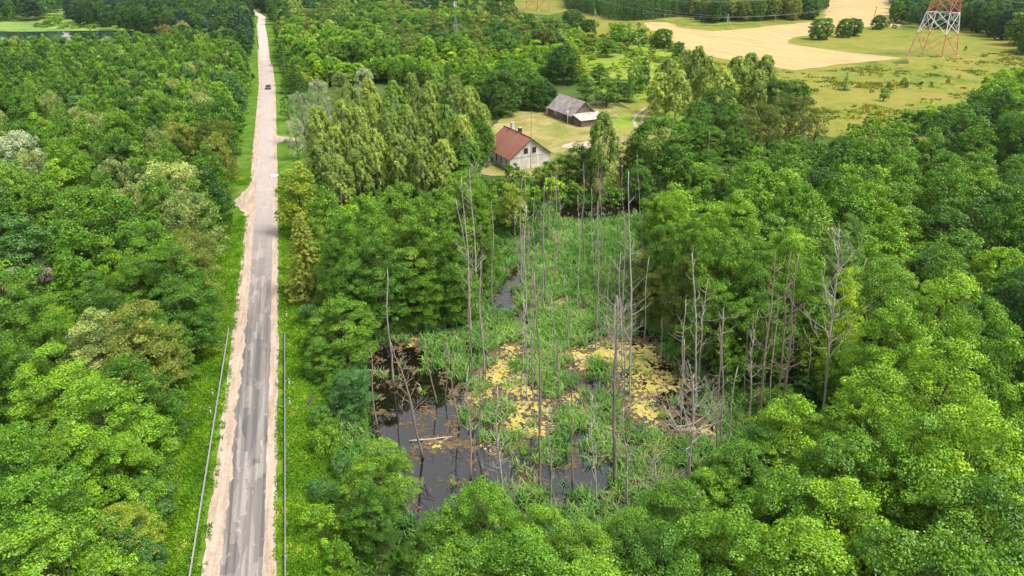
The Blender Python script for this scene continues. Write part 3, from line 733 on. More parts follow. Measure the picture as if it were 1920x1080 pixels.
def apex(kind, px, py, H, R, tone, zone, **k):
    """tree whose crown top stands at this place above the ground"""
    z = 0.0
    for _ in range(6):
        x, y = at(px, py, z + H); z = T(x, y)
    if zone in ('lf', 'lm', 'lw') and y < 260:
        e = dr(x, y) + R + {'lf': 6.6, 'lm': 4.2, 'lw': 4.0}[zone]
        if e > 0: x -= e
    add(kind, x, y, H, R, tone, zone, **k)

# ---- trees that stand out, zone by zone (each zone is worded in ZW)
ZW = {
 'lf': 'the trees below the left guardrail',
 'lm': 'tall trees left of the road junction',
 'lw': 'pale willows on the left side of the road',
 'rb': 'trees between right verge and dark pool',
 'rs': 'trees beside the right road edge',
 'ag': 'tall broadleaf trees standing behind the dark pool',
 'bg': 'birches in the grove beside the red roofed house',
 'sw': 'silvery willows between the road and the birch grove',
 'cs': 'spruces lining the road beyond the car',
 'hg': 'garden trees and bushes around the red roofed house',
 'bb': 'trees behind the grey wooden barn',
 'mb': 'birches between barn yard and meadow',
 'mw': 'olive willows at the edge of the pylon meadow',
 'mm': 'maples mixed with birches at the meadow edge',
 'mt': 'young trees scattered over the pylon meadow',
 'fb': 'round trees at the wheat field edge',
 'ps': 'slender trees on the right shore of the marsh',
 'fr': 'bushy trees along the near shore of the marsh',
 'rr': 'large crowns in the wood at the lower right',
}
for a in [(170, 712, 15, 5.3, 'bright'), (262, 570, 15, 4.6, 'olive'), (78, 556, 9, 3.0, 'lime'), (345, 640, 13, 4.4, 'mid'), (15, 800, 15, 4.2, 'bright'), (35, 905, 15, 4.8, 'bright'),
          (60, 985, 14, 4.6, 'bright'), (268, 935, 8, 3.1, 'yellow'), (330, 885, 6, 2.8, 'teal'), (205, 985, 7, 3.2, 'teal'), (80, 650, 15, 5.0, 'bright'), (170, 580, 14, 4.2, 'pale'),
          (280, 1030, 6, 3.0, 'mid'), (110, 800, 12, 4.0, 'mid'), (300, 760, 10, 3.8, 'mid'), (365, 560, 12, 3.6, 'mid'), (320, 850, 6, 2.6, 'mid'), (230, 800, 12, 4.0, 'bright')]:
    apex('alder', a[0], a[1], a[2], a[3], a[4], 'lf')
for a in [(280, 415, 17, 5.0, 'bright'), (190, 350, 16, 5.0, 'mid'), (120, 380, 16, 4.6, 'mid'), (345, 455, 15, 4.6, 'mid'), (395, 440, 14, 4.0, 'olive'), (60, 330, 16, 4.6, 'mid'), (240, 470, 15, 4.4, 'mid'),
          (100, 300, 15, 4.6, 'bright'), (20, 300, 15, 4.6, 'teal'), (410, 505, 11, 3.4, 'mid'), (150, 290, 15, 4.0, 'bright'), (330, 520, 13, 4.0, 'mid'), (30, 400, 14, 4.2, 'teal')]:
    apex('alder', a[0], a[1], a[2], a[3], a[4], 'lm')
for a in [(290, 295, 14, 6.6, 'pale'), (375, 335, 13, 5.4, 'pale'), (395, 400, 12, 4.4, 'olive'), (402, 212, 13, 5.0, 'olive'), (318, 222, 12, 5.2, 'olive'), (365, 165, 12, 5.6, 'pale'), (205, 290, 12, 5.4, 'pale'), (250, 330, 12, 5.0, 'pale'), (340, 300, 11, 5.0, 'pale'), (310, 175, 10, 4.6, 'olive'), (250, 175, 9, 4.2, 'pale'), (25, 238, 14, 6.0, 'silver'),
          (150, 185, 11, 4.0, 'pale'), (440, 235, 12, 3.6, 'olive'), (340, 36, 12, 5.0, 'pale'), (200, 65, 10, 3.6, 'silver'), (310, 42, 11, 4.6, 'rusty'), (385, 275, 8, 3.2, 'olive')]:
    apex('willow', a[0], a[1], a[2] + 3.5, a[3] * 1.08, a[4], 'lw')
for k, a in [('alder', (632, 555, 11, 4.4, 'mid')), ('alder', (705, 835, 9, 3.4, 'mid')), ('alder', (600, 640, 6, 2.4, 'mid')), ('alder', (655, 690, 7, 3.0, 'teal')), ('alder', (690, 905, 8, 2.6, 'mid')), ('cone', (650, 900, 4, 2.0, 'mid'))]:
    apex(k, a[0], a[1], a[2], a[3], a[4], 'rb')
for k, a in [('cone', (552, 305, 15, 4.4, 'yellow')), ('spruce', (558, 395, 15, 4.4, 'olive')), ('alder', (605, 350, 14, 4.0, 'mid')), ('cone', (600, 430, 12, 3.2, 'mid')), ('alder', (630, 440, 14, 4.0, 'mid'))]:
    apex(k, a[0], a[1], a[2], a[3], a[4], 'rs')
for a in [(680, 365, 19, 4.4, 'bright'), (742, 335, 20, 4.6, 'mid'), (800, 360, 19, 4.4, 'mid'), (850, 318, 21, 4.4, 'mid'), (885, 330, 20, 4.0, 'mid'), (645, 395, 18, 4.2, 'bright'), (770, 400, 17, 4.4, 'mid'),
          (830, 430, 16, 4.0, 'mid'), (700, 440, 16, 4.2, 'mid'), (860, 480, 12, 3.8, 'mid'), (790, 500, 11, 3.6, 'mid'), (655, 470, 14, 3.8, 'mid'), (905, 400, 15, 3.2, 'mid'), (960, 345, 10, 3.2, 'yellow')]:
    apex('tall' if a[2] > 17 else 'alder', a[0], a[1], a[2], a[3], a[4], 'ag')
for a in [(592, 200, 18, 3.4), (640, 185, 19, 3.2), (625, 235, 17, 3.4), (672, 205, 19, 3.0), (700, 175, 19, 3.2), (735, 150, 19, 3.4), (770, 135, 19, 3.2), (805, 150, 18, 3.4), (850, 140, 19, 3.6), (880, 160, 18, 3.4), (725, 205, 18, 3.0),
          (760, 195, 18, 3.2), (800, 200, 17, 3.2), (835, 195, 17, 3.6), (865, 215, 16, 3.4), (665, 250, 16, 3.2), (700, 240, 16, 3.0), (745, 250, 15, 3.2), (600, 260, 15, 3.4), (790, 255, 15, 3.0), (830, 260, 14, 3.2), (650, 155, 18, 3.2), (690, 145, 18, 3.2), (815, 120, 17, 3.2), (905, 195, 15, 3.2), (630, 290, 13, 3.0), (875, 265, 12, 3.0)]:
    apex('birch', a[0], a[1], a[2], a[3] * .92, ('birch', 'birch', 'birch', 'fresh')[(a[0] // 5) % 4], 'bg')
for a in [(560, 165, 14, 4.6, 'silver'), (590, 140, 14, 4.6, 'silver'), (635, 128, 13, 4.4, 'pale'), (680, 122, 13, 4.2, 'silver'), (548, 215, 10, 3.6, 'silver'), (535, 175, 7, 3.0, 'teal')]:
    apex('willow', a[0], a[1], a[2] + 1.5, a[3] * .95, a[4], 'sw')
for a in [(523, 68, 15, 3.2), (533, 92, 14, 3.2), (548, 108, 13, 3.2), (530, 118, 11, 3.0), (560, 125, 12, 3.2), (517, 48, 15, 4.0), (545, 75, 14, 3.4)]:
    apex('spruce', a[0], a[1], a[2], a[3], 'dark', 'cs')
for k, a in [('round', (903, 222, 12, 3.0, 'mid')), ('round', (868, 236, 13, 4.4, 'mid')), ('alder', (880, 275, 9, 3.0, 'mid')), ('birch', (1132, 226, 19, 3.4, 'birch')), ('round', (1242, 216, 16, 7.0, 'mid')), ('alder', (1185, 255, 11, 3.4, 'olive')), ('bush', (958, 305, 5, 2.4, 'mid')), ('bush', (985, 320, 5, 2.6, 'bright')),
             ('alder', (1050, 290, 8, 3.4, 'mid')), ('alder', (1085, 270, 11, 4.0, 'mid')), ('bush', (1015, 310, 5, 2.6, 'bright')), ('bush', (935, 335, 6, 2.8, 'mid')), ('alder', (872, 300, 9, 3.4, 'mid')), ('bush', (1040, 335, 6, 3.0, 'lime')),
             ('willow', (968, 350, 7, 3.4, 'yellow')), ('bush', (1000, 345, 5, 2.6, 'bright')), ('alder', (1110, 300, 9, 3.6, 'mid')), ('bush', (1030, 300, 4, 2.2, 'mid')), ('alder', (870, 320, 9, 3.6, 'bright')), ('alder', (1200, 300, 11, 3.4, 'mid')),
             ('bush', (1075, 345, 6, 3.2, 'mid')), ('bush', (1150, 345, 6, 3.2, 'mid'))]:
    apex(k, a[0], a[1], a[2], a[3], a[4], 'hg')
for k, a in [('round', (940, 128, 15, 6.2, 'dark')), ('round', (985, 122, 14, 6.0, 'mid')), ('round', (1058, 82, 15, 6.4, 'dark')), ('round', (1020, 150, 10, 4.6, 'dark')), ('alder', (1100, 140, 9, 4.0, 'mid')), ('alder', (1140, 145, 10, 4.0, 'mid')),
             ('cone', (1195, 112, 12, 3.6, 'mid')), ('cone', (1210, 108, 12, 3.0, 'dark')), ('spruce', (1182, 142, 9, 3.2, 'teal')), ('alder', (1085, 105, 10, 4.6, 'yellow')), ('round', (1075, 16, 14, 6.5, 'dark')), ('round', (1104, 35, 11, 5.0, 'dark')),
             ('alder', (1165, 45, 12, 6.5, 'bright')), ('alder', (1200, 52, 11, 5, 'bright')), ('round', (1245, 52, 10, 5.5, 'mid')), ('alder', (1140, 70, 9, 5, 'bright')), ('alder', (1110, 60, 9, 4, 'yellow')), ('bush', (1190, 95, 5, 3.0, 'mid')),
             ('alder', (1125, 120, 8, 4, 'mid')), ('alder', (1160, 140, 9, 4, 'dark')), ('round', (905, 140, 12, 5.0, 'mid')), ('cone', (1275, 78, 8, 3.0, 'mid'))]:
    apex(k, a[0], a[1], a[2], a[3], a[4], 'bb')
for a in [(1255, 108, 18, 4.0), (1290, 92, 18, 4.0), (1312, 85, 20, 3.6), (1330, 105, 18, 3.8), (1385, 105, 19, 4.2), (1410, 98, 19, 4.0), (1440, 102, 19, 3.8), (1360, 130, 17, 4.0), (1240, 135, 15, 3.6), (1425, 130, 16, 3.8), (1275, 130, 16, 3.8)]:
    apex('birch', a[0], a[1], a[2], a[3], 'birch', 'mb')
for a in [(1430, 185, 14, 5.2), (1475, 168, 14, 5.4), (1515, 175, 13, 5.0), (1540, 195, 11, 4.0), (1450, 205, 12, 4.6), (1500, 205, 11, 4.6), (1400, 210, 12, 4.2)]:
    apex('willow', a[0], a[1], a[2], a[3], 'olive', 'mw')
for a in [(1345, 165, 14, 4.6, 'dark'), (1310, 185, 13, 4.4, 'mid'), (1460, 150, 13, 4.6, 'dark'), (1375, 190, 12, 4.4, 'mid'), (1500, 150, 11, 4.2, 'mid'), (1300, 220, 10, 4.0, 'mid'), (1335, 235, 9, 4.0, 'mid'), (1380, 235, 9, 3.6, 'mid')]:
    apex('round', a[0], a[1], a[2], a[3], a[4], 'mm')
for k, a in [('spruce', (1590, 136, 6.5, 2.6, 'teal')), ('cone', (1663, 160, 5.5, 1.8, 'mid')), ('cone', (1668, 152, 2.6, .9, 'dark')), ('cone', (1697, 145, 3.4, 1.3, 'mid')), ('cone', (1702, 152, 2.6, 1.0, 'dark')), ('bush', (1727, 152, 2.2, 1.2, 'dark')),
             ('bush', (1748, 153, 1.6, 1.0, 'dark')), ('cone', (1780, 145, 2.5, .8, 'olive')), ('bush', (1755, 124, 1.5, .9, 'dark')), ('bush', (1758, 138, 1.2, .7, 'dark')), ('bush', (1799, 200, 1.6, 1.1, 'dark')), ('bush', (1635, 168, 1.2, 1, 'dark')),
             ('bush', (1655, 165, 1.2, .8, 'mid')), ('bush', (1812, 86, 3, .9, 'dark')), ('bush', (1846, 100, 1.6, 2.2, 'yellow')), ('bush', (1910, 95, 2, 2.5, 'olive')), ('bush', (1800, 140, 1.4, .9, 'olive'))]:
    apex(k, a[0], a[1], a[2], a[3], a[4], 'mt')
for a in [(1543, 33, 12, 5.6, 'mid'), (1588, 33, 11, 4.4, 'mid'), (1606, 34, 10, 4.4, 'mid'), (1652, 27, 9, 4.4, 'mid'), (1667, 38, 5, 1.6, 'olive'), (1678, 46, 2.5, 2.0, 'dark')]:
    apex('round' if a[2] > 6 else 'bush', a[0], a[1], a[2], a[3], a[4], 'fb')
for a in [(1225, 360, 19, 3.2, 'mid'), (1262, 345, 20, 3.4, 'bright'), (1245, 420, 16, 3.2, 'mid'), (1300, 400, 19, 3.6, 'mid'), (1340, 430, 18, 3.8, 'mid'), (1290, 480, 15, 3.0, 'olive'), (1380, 440, 18, 3.8, 'mid'), (1420, 470, 17, 3.6, 'mid'),
          (1210, 470, 12, 2.6, 'olive'), (1240, 500, 11, 2.8, 'olive'), (1530, 480, 18, 3.4, 'bright'), (1600, 500, 17, 3.0, 'lime'), (1555, 560, 13, 2.6, 'lime'), (1490, 420, 19, 4.0, 'bright'), (1350, 520, 15, 3.6, 'mid'), (1400, 560, 13, 3.4, 'mid'), (1460, 530, 15, 3.6, 'mid'), (1330, 590, 8, 2.8, 'mid'), (1600, 640, 10, 2.8, 'mid')]:
    apex('tall' if a[2] > 17 else 'alder', a[0], a[1], a[2], a[3], a[4], 'ps')
for a in [(905, 905, 12, 3.8, 'bright'), (1010, 950, 10, 3.2, 'bright'), (1100, 985, 10, 3.4, 'mid'), (1180, 960, 10, 3.4, 'mid'), (1285, 905, 11, 3.6, 'mid'), (1390, 830, 11, 3.8, 'mid'), (1500, 745, 14, 4.2, 'bright'), (1430, 800, 11, 3.6, 'mid'), (810, 985, 8, 2.6, 'mid'), (1340, 890, 9, 3.0, 'bright'), (850, 960, 9, 3, 'mid')]:
    apex('alder', a[0], a[1], a[2], a[3], a[4], 'fr')
for a in [(1800, 640, 19, 5.0, 'bright'), (1870, 570, 19, 5.0, 'bright'), (1700, 560, 19, 4.6, 'bright'), (1790, 500, 19, 4.8, 'bright'), (1660, 690, 18, 4.4, 'bright'), (1740, 780, 18, 4.6, 'bright'), (1860, 760, 19, 5.0, 'bright'), (1600, 800, 16, 4.4, 'mid'),
          (1600, 905, 15, 4.6, 'bright'), (1800, 905, 16, 5.0, 'mid'), (1480, 880, 14, 4.2, 'bright'), (1390, 960, 14, 4.4, 'bright'), (1680, 1000, 16, 4.6, 'mid'), (1520, 980, 15, 4.6, 'bright'), (1890, 900, 17, 4.8, 'mid'), (1250, 1000, 13, 4.2, 'mid'), (1780, 1020, 16, 4.6, 'mid'), (980, 1000, 13, 4.2, 'bright'), (1120, 1050, 13, 4.4, 'bright'), (1880, 1030, 17, 4.6, 'bright'), (850, 1050, 12, 4, 'mid')]:
    apex('alder', a[0], a[1], a[2], a[3], a[4], 'rr')

# ---- woods filled tree by tree
grid = {}
def gkey(x, y): return (int(x // 8), int(y // 8))
def occupy(x, y, R): grid.setdefault(gkey(x, y), []).append((x, y, R))
for t in TREES: occupy(t['x'], t['y'], t['R'])
def free(x, y, R, f):
    kx, ky = gkey(x, y)
    for i in range(kx - 2, kx + 3):
        for j in range(ky - 2, ky + 3):
            for (a, b, r) in grid.get((i, j), ()):
                if (a - x) ** 2 + (b - y) ** 2 < ((R + r) * f) ** 2: return False
    return True
HOUSE_C, BARN_C = (1.5, 172), (19, 217)
def ok_site(x, y, R):
    u_ = dr(x, y)
    if abs(u_) < 6.0 + R * .5: return False
    if u_ < 0 and y < 115 and u_ > -(9.5 + R * .8): return False
    if math.hypot(x - HOUSE_C[0], y - HOUSE_C[1]) < 12 or math.hypot(x - BARN_C[0], y - BARN_C[1]) < 12: return False
    if inside((x, y), WET): return False
    return True
def wood(zone, px, zc, Hr, Rr, tones, kinds, f=.64, tries=6000, seed=1, avoid=()):
    r = random.Random(seed); P = poly(px, zc); x0, x1 = min(p[0] for p in P), max(p[0] for p in P); y0, y1 = min(p[1] for p in P), max(p[1] for p in P); n = 0
    tl = [t for t, w in tones for _ in range(w)]; kl = [t for t, w in kinds for _ in range(w)]
    for _ in range(tries):
        x = r.uniform(x0, x1); y = r.uniform(y0, y1)
        if not inside((x, y), P): continue
        R = r.uniform(*Rr)
        if not ok_site(x, y, R) or not free(x, y, R, f) or any(inside((x, y), A) for A in avoid): continue
        H = r.uniform(*Hr) * (1 + .12 * nz(x, y, .04, seed)); ti = int((nz(x, y, .02, seed) * .9 + .5 + r.gauss(0, .2)) * len(tl)); kind = r.choice(kl)
        tone = tl[max(0, min(len(tl) - 1, ti))]
        if kind == 'birch': R *= .8; tone = 'birch'
        if kind == 'willow' and tone in ('mid', 'dark', 'bright'): tone = 'pale'
        if kind == 'spruce': tone = 'dark'
        occupy(x, y, R); add(kind, x, y, H, R, tone, zone, False); n += 1
    return n
A_ = [('alder', 8), ('round', 2), ('cone', 1)]
wood('w_left_near', [(-60, 1200), (-60, 560), (60, 480), (330, 470), (420, 520), (400, 620), (330, 800), (280, 1080), (260, 1300)], 12, (10, 16), (3.4, 5.0), [('dark', 1), ('mid', 4), ('fresh', 1), ('bright', 3), ('teal', 1)], A_, .76, 5000, 2, [NEARCLEAR])
wood('w_left', [(-150, 560), (-150, 200), (60, 180), (300, 190), (440, 230), (450, 400), (420, 520), (60, 520)], 13, (13, 18), (3.4, 4.9), [('dark', 2), ('mid', 5), ('fresh', 1), ('bright', 4), ('teal', 1)], [('alder', 8), ('round', 2), ('willow', 1)], .74, 5000, 31, [NEARCLEAR])
wood('w_left', [(-150, 500), (-200, 78), (60, 75), (200, 68), (330, 58), (420, 58), (470, 110), (470, 200), (455, 330), (430, 480), (60, 480)], 12, (12, 15.5), (2.5, 3.4), [('dark', 3), ('mid', 5), ('fresh', 1), ('bright', 4), ('teal', 1)], [('alder', 10), ('cone', 3), ('round', 1), ('willow', 1)], .76, 26000, 3, [NEARCLEAR])
wood('w_left_far', [(118, 8), (125, -30), (500, -50), (495, 12), (478, 50), (440, 62), (330, 42), (300, 20), (190, 14)], 14, (14, 18), (3.2, 4.6), [('dark', 3), ('deep', 4), ('mid', 2)], [('alder', 5), ('round', 3)], .64, 6000, 4)
wood('w_far_shore', [(-400, 4), (-400, -45), (150, -45), (100, -4), (60, 2)], 14, (16, 21), (3.4, 5), [('deep', 3), ('teal', 3), ('dark', 2)], [('alder', 3), ('spruce', 1)], .62, 7000, 5)
wood('w_road_far', [(440, 20), (440, -50), (965, -50), (950, 2), (870, 10), (700, 6), (540, 18)], 14, (13, 17), (3.4, 5), [('dark', 3), ('mid', 2), ('deep', 2)], [('alder', 4), ('spruce', 1), ('birch', 1)], .64, 5000, 6)
wood('w_centre_far', [(530, 30), (600, 8), (900, 10), (960, 14), (1000, 34), (1060, 46), (1050, 70), (900, 80), (700, 90), (560, 90), (525, 60)], 12, (11, 16), (3.6, 5.4), [('dark', 3), ('olive', 2), ('mid', 3), ('bright', 2)], [('alder', 4), ('round', 3), ('birch', 1)], .60, 9000, 7)
wood('w_centre', [(540, 95), (700, 85), (900, 75), (1050, 60), (1100, 60), (1045, 112), (930, 130), (880, 130), (700, 118), (560, 130)], 8, (6, 11), (2.6, 4.2), [('mid', 2), ('bright', 4), ('lime', 3), ('yellow', 2)], [('alder', 5), ('round', 2), ('cone', 1), ('bush', 1)], .60, 9000, 8)
wood('w_scrub', [(990, 70), (1060, 40), (1230, 50), (1290, 100), (1240, 150), (1190, 130), (1090, 150), (1010, 160), (960, 100)], 2, (2, 5), (1.6, 3.2), [('lime', 3), ('yellow', 3), ('mid', 2)], [('bush', 6), ('cone', 1)], .85, 260, 9)
wood('w_spruce_far', [(1062, -31), (1060, -50), (1320, -50), (1310, -19), (1200, -15), (1160, -16), (1120, -22)], 20, (21, 25), (3.0, 4.0), [('deep', 1)], [('spruce', 1)], .58, 6000, 10)
wood('w_edge_far', [(1298, 6), (1300, -30), (1550, -30), (1545, -8), (1535, 8), (1450, 12), (1380, 13), (1330, 14)], 12, (13, 17), (3.8, 5.4), [('dark', 4), ('olive', 2), ('mid', 1)], [('round', 3), ('alder', 3), ('willow', 1)], .60, 5000, 11)
wood('w_right_far', [(1685, 12), (1675, -40), (2100, -40), (2100, 100), (1940, 62), (1890, 40), (1830, 28), (1790, 22), (1720, 20)], 12, (13, 17), (3.6, 5.2), [('dark', 4), ('deep', 2), ('mid', 2)], [('round', 3), ('alder', 4), ('spruce', 1)], .60, 9000, 12)
wood('w_right', [(1190, 368), (1290, 330), (1400, 296), (1560, 250), (1700, 228), (1800, 198), (1870, 150), (1980, 116), (2300, 200), (2500, 700), (2300, 1250), (700, 1250), (760, 1000), (900, 960), (1260, 990), (1420, 850), (1560, 800), (1620, 640), (1560, 500), (1290, 420)], 15,
     (12, 18), (3.5, 5.4), [('dark', 2), ('mid', 6), ('fresh', 2), ('bright', 6)], [('alder', 9), ('round', 2), ('tall', 2)], .78, 26000, 13)
wood('w_meadow_edge', [(1560, 245), (1700, 230), (1800, 200), (1870, 150), (1930, 130), (1950, 140), (1820, 225), (1700, 250), (1570, 262)], 3, (4, 8), (2.2, 3.4), [('bright', 3), ('lime', 1), ('mid', 2)], [('alder', 2), ('bush', 2)], .6, 700, 14)
wood('w_shrub', [(560, 560), (640, 560), (640, 1180), (590, 1180), (590, 800)], 1, (2.2, 4.0), (1.6, 2.4), [('mid', 3), ('bright', 1), ('teal', 1)], [('bush', 1)], .75, 260, 15)
wood('w_shore_shrub', [(590, 640), (900, 480), (930, 430), (1040, 380), (1050, 340), (880, 350), (700, 420), (560, 520)], 0, (2.5, 5.0), (1.8, 3.0), [('mid', 4), ('bright', 1), ('dark', 1)], [('bush', 1)], .7, 500, 16)
wood('w_shore_shrub_b', [(1240, 560), (1320, 640), (1420, 760), (1560, 760), (1640, 660), (1500, 560), (1300, 460), (1230, 420)], 0, (2.0, 4.5), (1.8, 3.0), [('mid', 3), ('teal', 1), ('dark', 2)], [('bush', 1)], .7, 400, 17)
wood('w_back', [(520, 360), (640, 330), (900, 330), (900, 350), (560, 420)], 0, (3, 6), (2.0, 3.2), [('mid', 3), ('bright', 2)], [('bush', 1)], .7, 300, 18)
wood('w_pool_back', [(900, 350), (1050, 340), (1240, 340), (1300, 390), (1240, 395), (1210, 362), (1040, 366), (930, 420)], 0, (2, 4.0), (1.6, 2.6), [('mid', 3), ('lime', 1), ('yellow', 1)], [('bush', 1)], .72, 300, 19)
wood('w_gap', [(1230, 330), (1290, 290), (1400, 280), (1550, 280), (1640, 250), (1720, 250), (1560, 330), (1400, 370), (1290, 380)], 2, (3, 6), (2.0, 3.4), [('mid', 3), ('bright', 2), ('fresh', 1)], [('bush', 2), ('alder', 1)], .62, 900, 21)
wood('w_bank', [(60, 55), (110, 30), (120, 50), (190, 55)], 0, (1.5, 4), (2, 4), [('bright', 1), ('mid', 1)], [('bush', 1)], .6, 300, 20)

WOODW = {'w_left_near': 'closed canopy at the foot of the left road bank', 'w_left': 'dense wood between the road and the lake', 'w_left_far': 'dark wood behind the lake shore near the road', 'w_far_shore': 'hazy wood across the lake',
         'w_road_far': 'wood where the road ends at the top', 'w_centre_far': 'wood around the lattice mast', 'w_centre': 'thicket behind the birch grove', 'w_scrub': 'scrub on the slope above the barn', 'w_spruce_far': 'far spruce plantation beyond the field',
         'w_edge_far': 'tree belt beyond the wheat field', 'w_right_far': 'wood behind the striped pylon', 'w_right': 'closed canopy right of the marsh', 'w_meadow_edge': 'wood edge below the pylon meadow', 'w_shrub': 'thicket below the right guardrail',
         'w_shore_shrub': 'undergrowth beneath the tall trees behind the pool', 'w_shore_shrub_b': 'undergrowth on the right shore of the marsh', 'w_back': 'undergrowth below the birch grove', 'w_pool_back': 'bank of the far brown pool', 'w_bank': 'grassy lake bank', 'w_gap': 'brush between the right wood and the willows'}
WSH = {'w_left_near': 'left front wood', 'w_left': 'left wood', 'w_left_far': 'lake shore wood', 'w_far_shore': 'wood across the lake', 'w_road_far': 'road end wood', 'w_centre_far': 'mast wood', 'w_centre': 'thicket', 'w_scrub': 'barn slope scrub', 'w_spruce_far': 'far spruces', 'w_edge_far': 'field edge belt', 'w_right_far': 'pylon wood', 'w_right': 'right wood', 'w_meadow_edge': 'meadow wood edge', 'w_shrub': 'guardrail thicket', 'w_shore_shrub': 'pool bank undergrowth', 'w_shore_shrub_b': 'right shore undergrowth', 'w_back': 'birch grove undergrowth', 'w_pool_back': 'far pool bank', 'w_bank': 'lake bank', 'w_gap': 'brush before the willows'}
ORD = ['first', 'second', 'third', 'fourth', 'fifth', 'sixth', 'seventh', 'eighth', 'ninth', 'tenth', 'eleventh', 'twelfth', 'thirteenth', 'fourteenth', 'fifteenth', 'sixteenth', 'seventeenth', 'eighteenth', 'nineteenth', 'twentieth',
       'twenty-first', 'twenty-second', 'twenty-third', 'twenty-fourth', 'twenty-fifth', 'twenty-sixth', 'twenty-seventh', 'twenty-eighth', 'twenty-ninth', 'thirtieth']
for t in TREES:
    t['z'] = T(t['x'], t['y']); t['s'] = proj(t['x'], t['y'], t['z'] + t['H'] * .7)
    t['d'] = math.sqrt(t['x'] ** 2 + t['y'] ** 2 + (CAM_H - t['z'] - t['H'] * .6) ** 2); rp = FP * t['R'] / t['d'] * 1.3
    t['vis'] = -rp < t['s'][0] < 1920 + rp and proj(t['x'], t['y'], t['z'] + t['H'])[1] < 1080 + rp * .2 and proj(t['x'], t['y'], t['z'])[1] > -5
    t['app'] = t['R'] * math.sqrt(t['H']) / t['d']
byname = {}
for t in TREES: byname.setdefault(NAME[t['kind']], []).append(t)
CAP = {'broadleaf_tree': 295, 'birch_tree': 120, 'willow_tree': 80, 'spruce_tree': 90, 'bush': 200}
solo, mass = [], []
for nm, L in byname.items():
    v = sorted([t for t in L if t['vis']], key=lambda t: (not t['fixed'], -t['app']))
    if len(v) > CAP[nm]: solo += v[:CAP[nm]]; mass += v[CAP[nm]:]
    else: solo += v
    mass += [t for t in L if not t['vis']]
def lod_of(t): return 'near' if t['d'] < 115 else 'mid' if t['d'] < 290 else 'far'
def place(t, i):
    kind = t['kind']; v = t['var'] if t['var'] is not None else i % NV[kind]; H0, R0 = REF[kind]; tm, cm = proto(kind, v, lod_of(t))
    rz = (i * 2.399) % (2 * PI); k = .92 + .16 * ((i * 37) % 11) / 10
    o = empty(NAME[kind], (t['x'], t['y'], t['z']), rz); o.scale = (t['R'] / R0 * k, t['R'] / R0 * (1.92 - k), t['H'] / H0)
    for nm, me in ((('stems' if kind == 'bush' else 'trunk'), tm), (('foliage' if kind == 'bush' else 'crown'), cm)):
        c = bpy.data.objects.new(nm, me); COL.objects.link(c); c.parent = o
        if nm in ('crown', 'foliage'): c.color = (*TONE[t['tone']], 1)
    return o
zones = {}
for i, t in enumerate(solo):
    t['o'] = place(t, i); zones.setdefault(t['zone'], []).append(t)
for z, L in zones.items():
    if z in ZW:
        L.sort(key=lambda t: t['s'][0])
        sub = {}
        for t in L: sub.setdefault((t['tone'], NAME[t['kind']]), []).append(t)
        for (tone, nm), S in sub.items():
            for k, t in enumerate(S):
                w = nm.replace('_tree', '').replace('_', ' ')
                pre = TW[tone] + ' ' + w
                if len(S) == 1: lab = 'only %s among %s' % (pre, ZW[z])
                else: lab = '%s %s from the left among %s' % (ORD[k], pre, ZW[z])
                tag(t['o'], ' '.join(lab.split()[:16]), {'broadleaf_tree': 'tree', 'birch_tree': 'birch', 'willow_tree': 'willow', 'spruce_tree': 'spruce', 'bush': 'bush'}[nm], ZW[z])
    else:
        cells = {}
        for t in L:
            px_, py_ = t['s']; side_ = ('outer' if px_ < 230 else 'roadward') if px_ < 500 else ('left' if px_ < 800 else 'middle' if px_ < 1150 else ('marshward' if z == 'w_right' else 'eastern') if px_ < 1560 else 'outer')
            band = 'topmost' if py_ < 120 else 'upper' if py_ < 300 else 'middle' if py_ < 520 else 'lower' if py_ < 760 else 'bottom'
            cells.setdefault((band, side_, t['tone'], t['kind']), []).append(t)
        for (band, side_, tone, kd), S in cells.items():
            S.sort(key=lambda t: t['s'][0]); pre = TW[tone] + ' ' + {'alder': 'tree', 'round': 'round tree', 'cone': 'pointed tree', 'tall': 'tall tree'}.get(kd, kd)
            for k, t in enumerate(S):
                t['lab'] = '%s in the %s %s part of the %s' % (pre, band, side_, WSH[z]) if len(S) > 24 else ('%s %s from the left, %s %s part of the %s' % (ORD[k], pre, band, side_, WSH[z])) if len(S) > 1 else 'only %s in the %s %s part of the %s' % (pre, band, side_, WSH[z])
        for t in L:
            pre = TW[t['tone']] + ' ' + WORD[t['kind']]
            tag(t['o'], t['lab'], {'broadleaf_tree': 'tree', 'birch_tree': 'birch', 'willow_tree': 'willow', 'spruce_tree': 'spruce', 'bush': 'bush'}[NAME[t['kind']]], 'trees in the ' + WOODW[z])

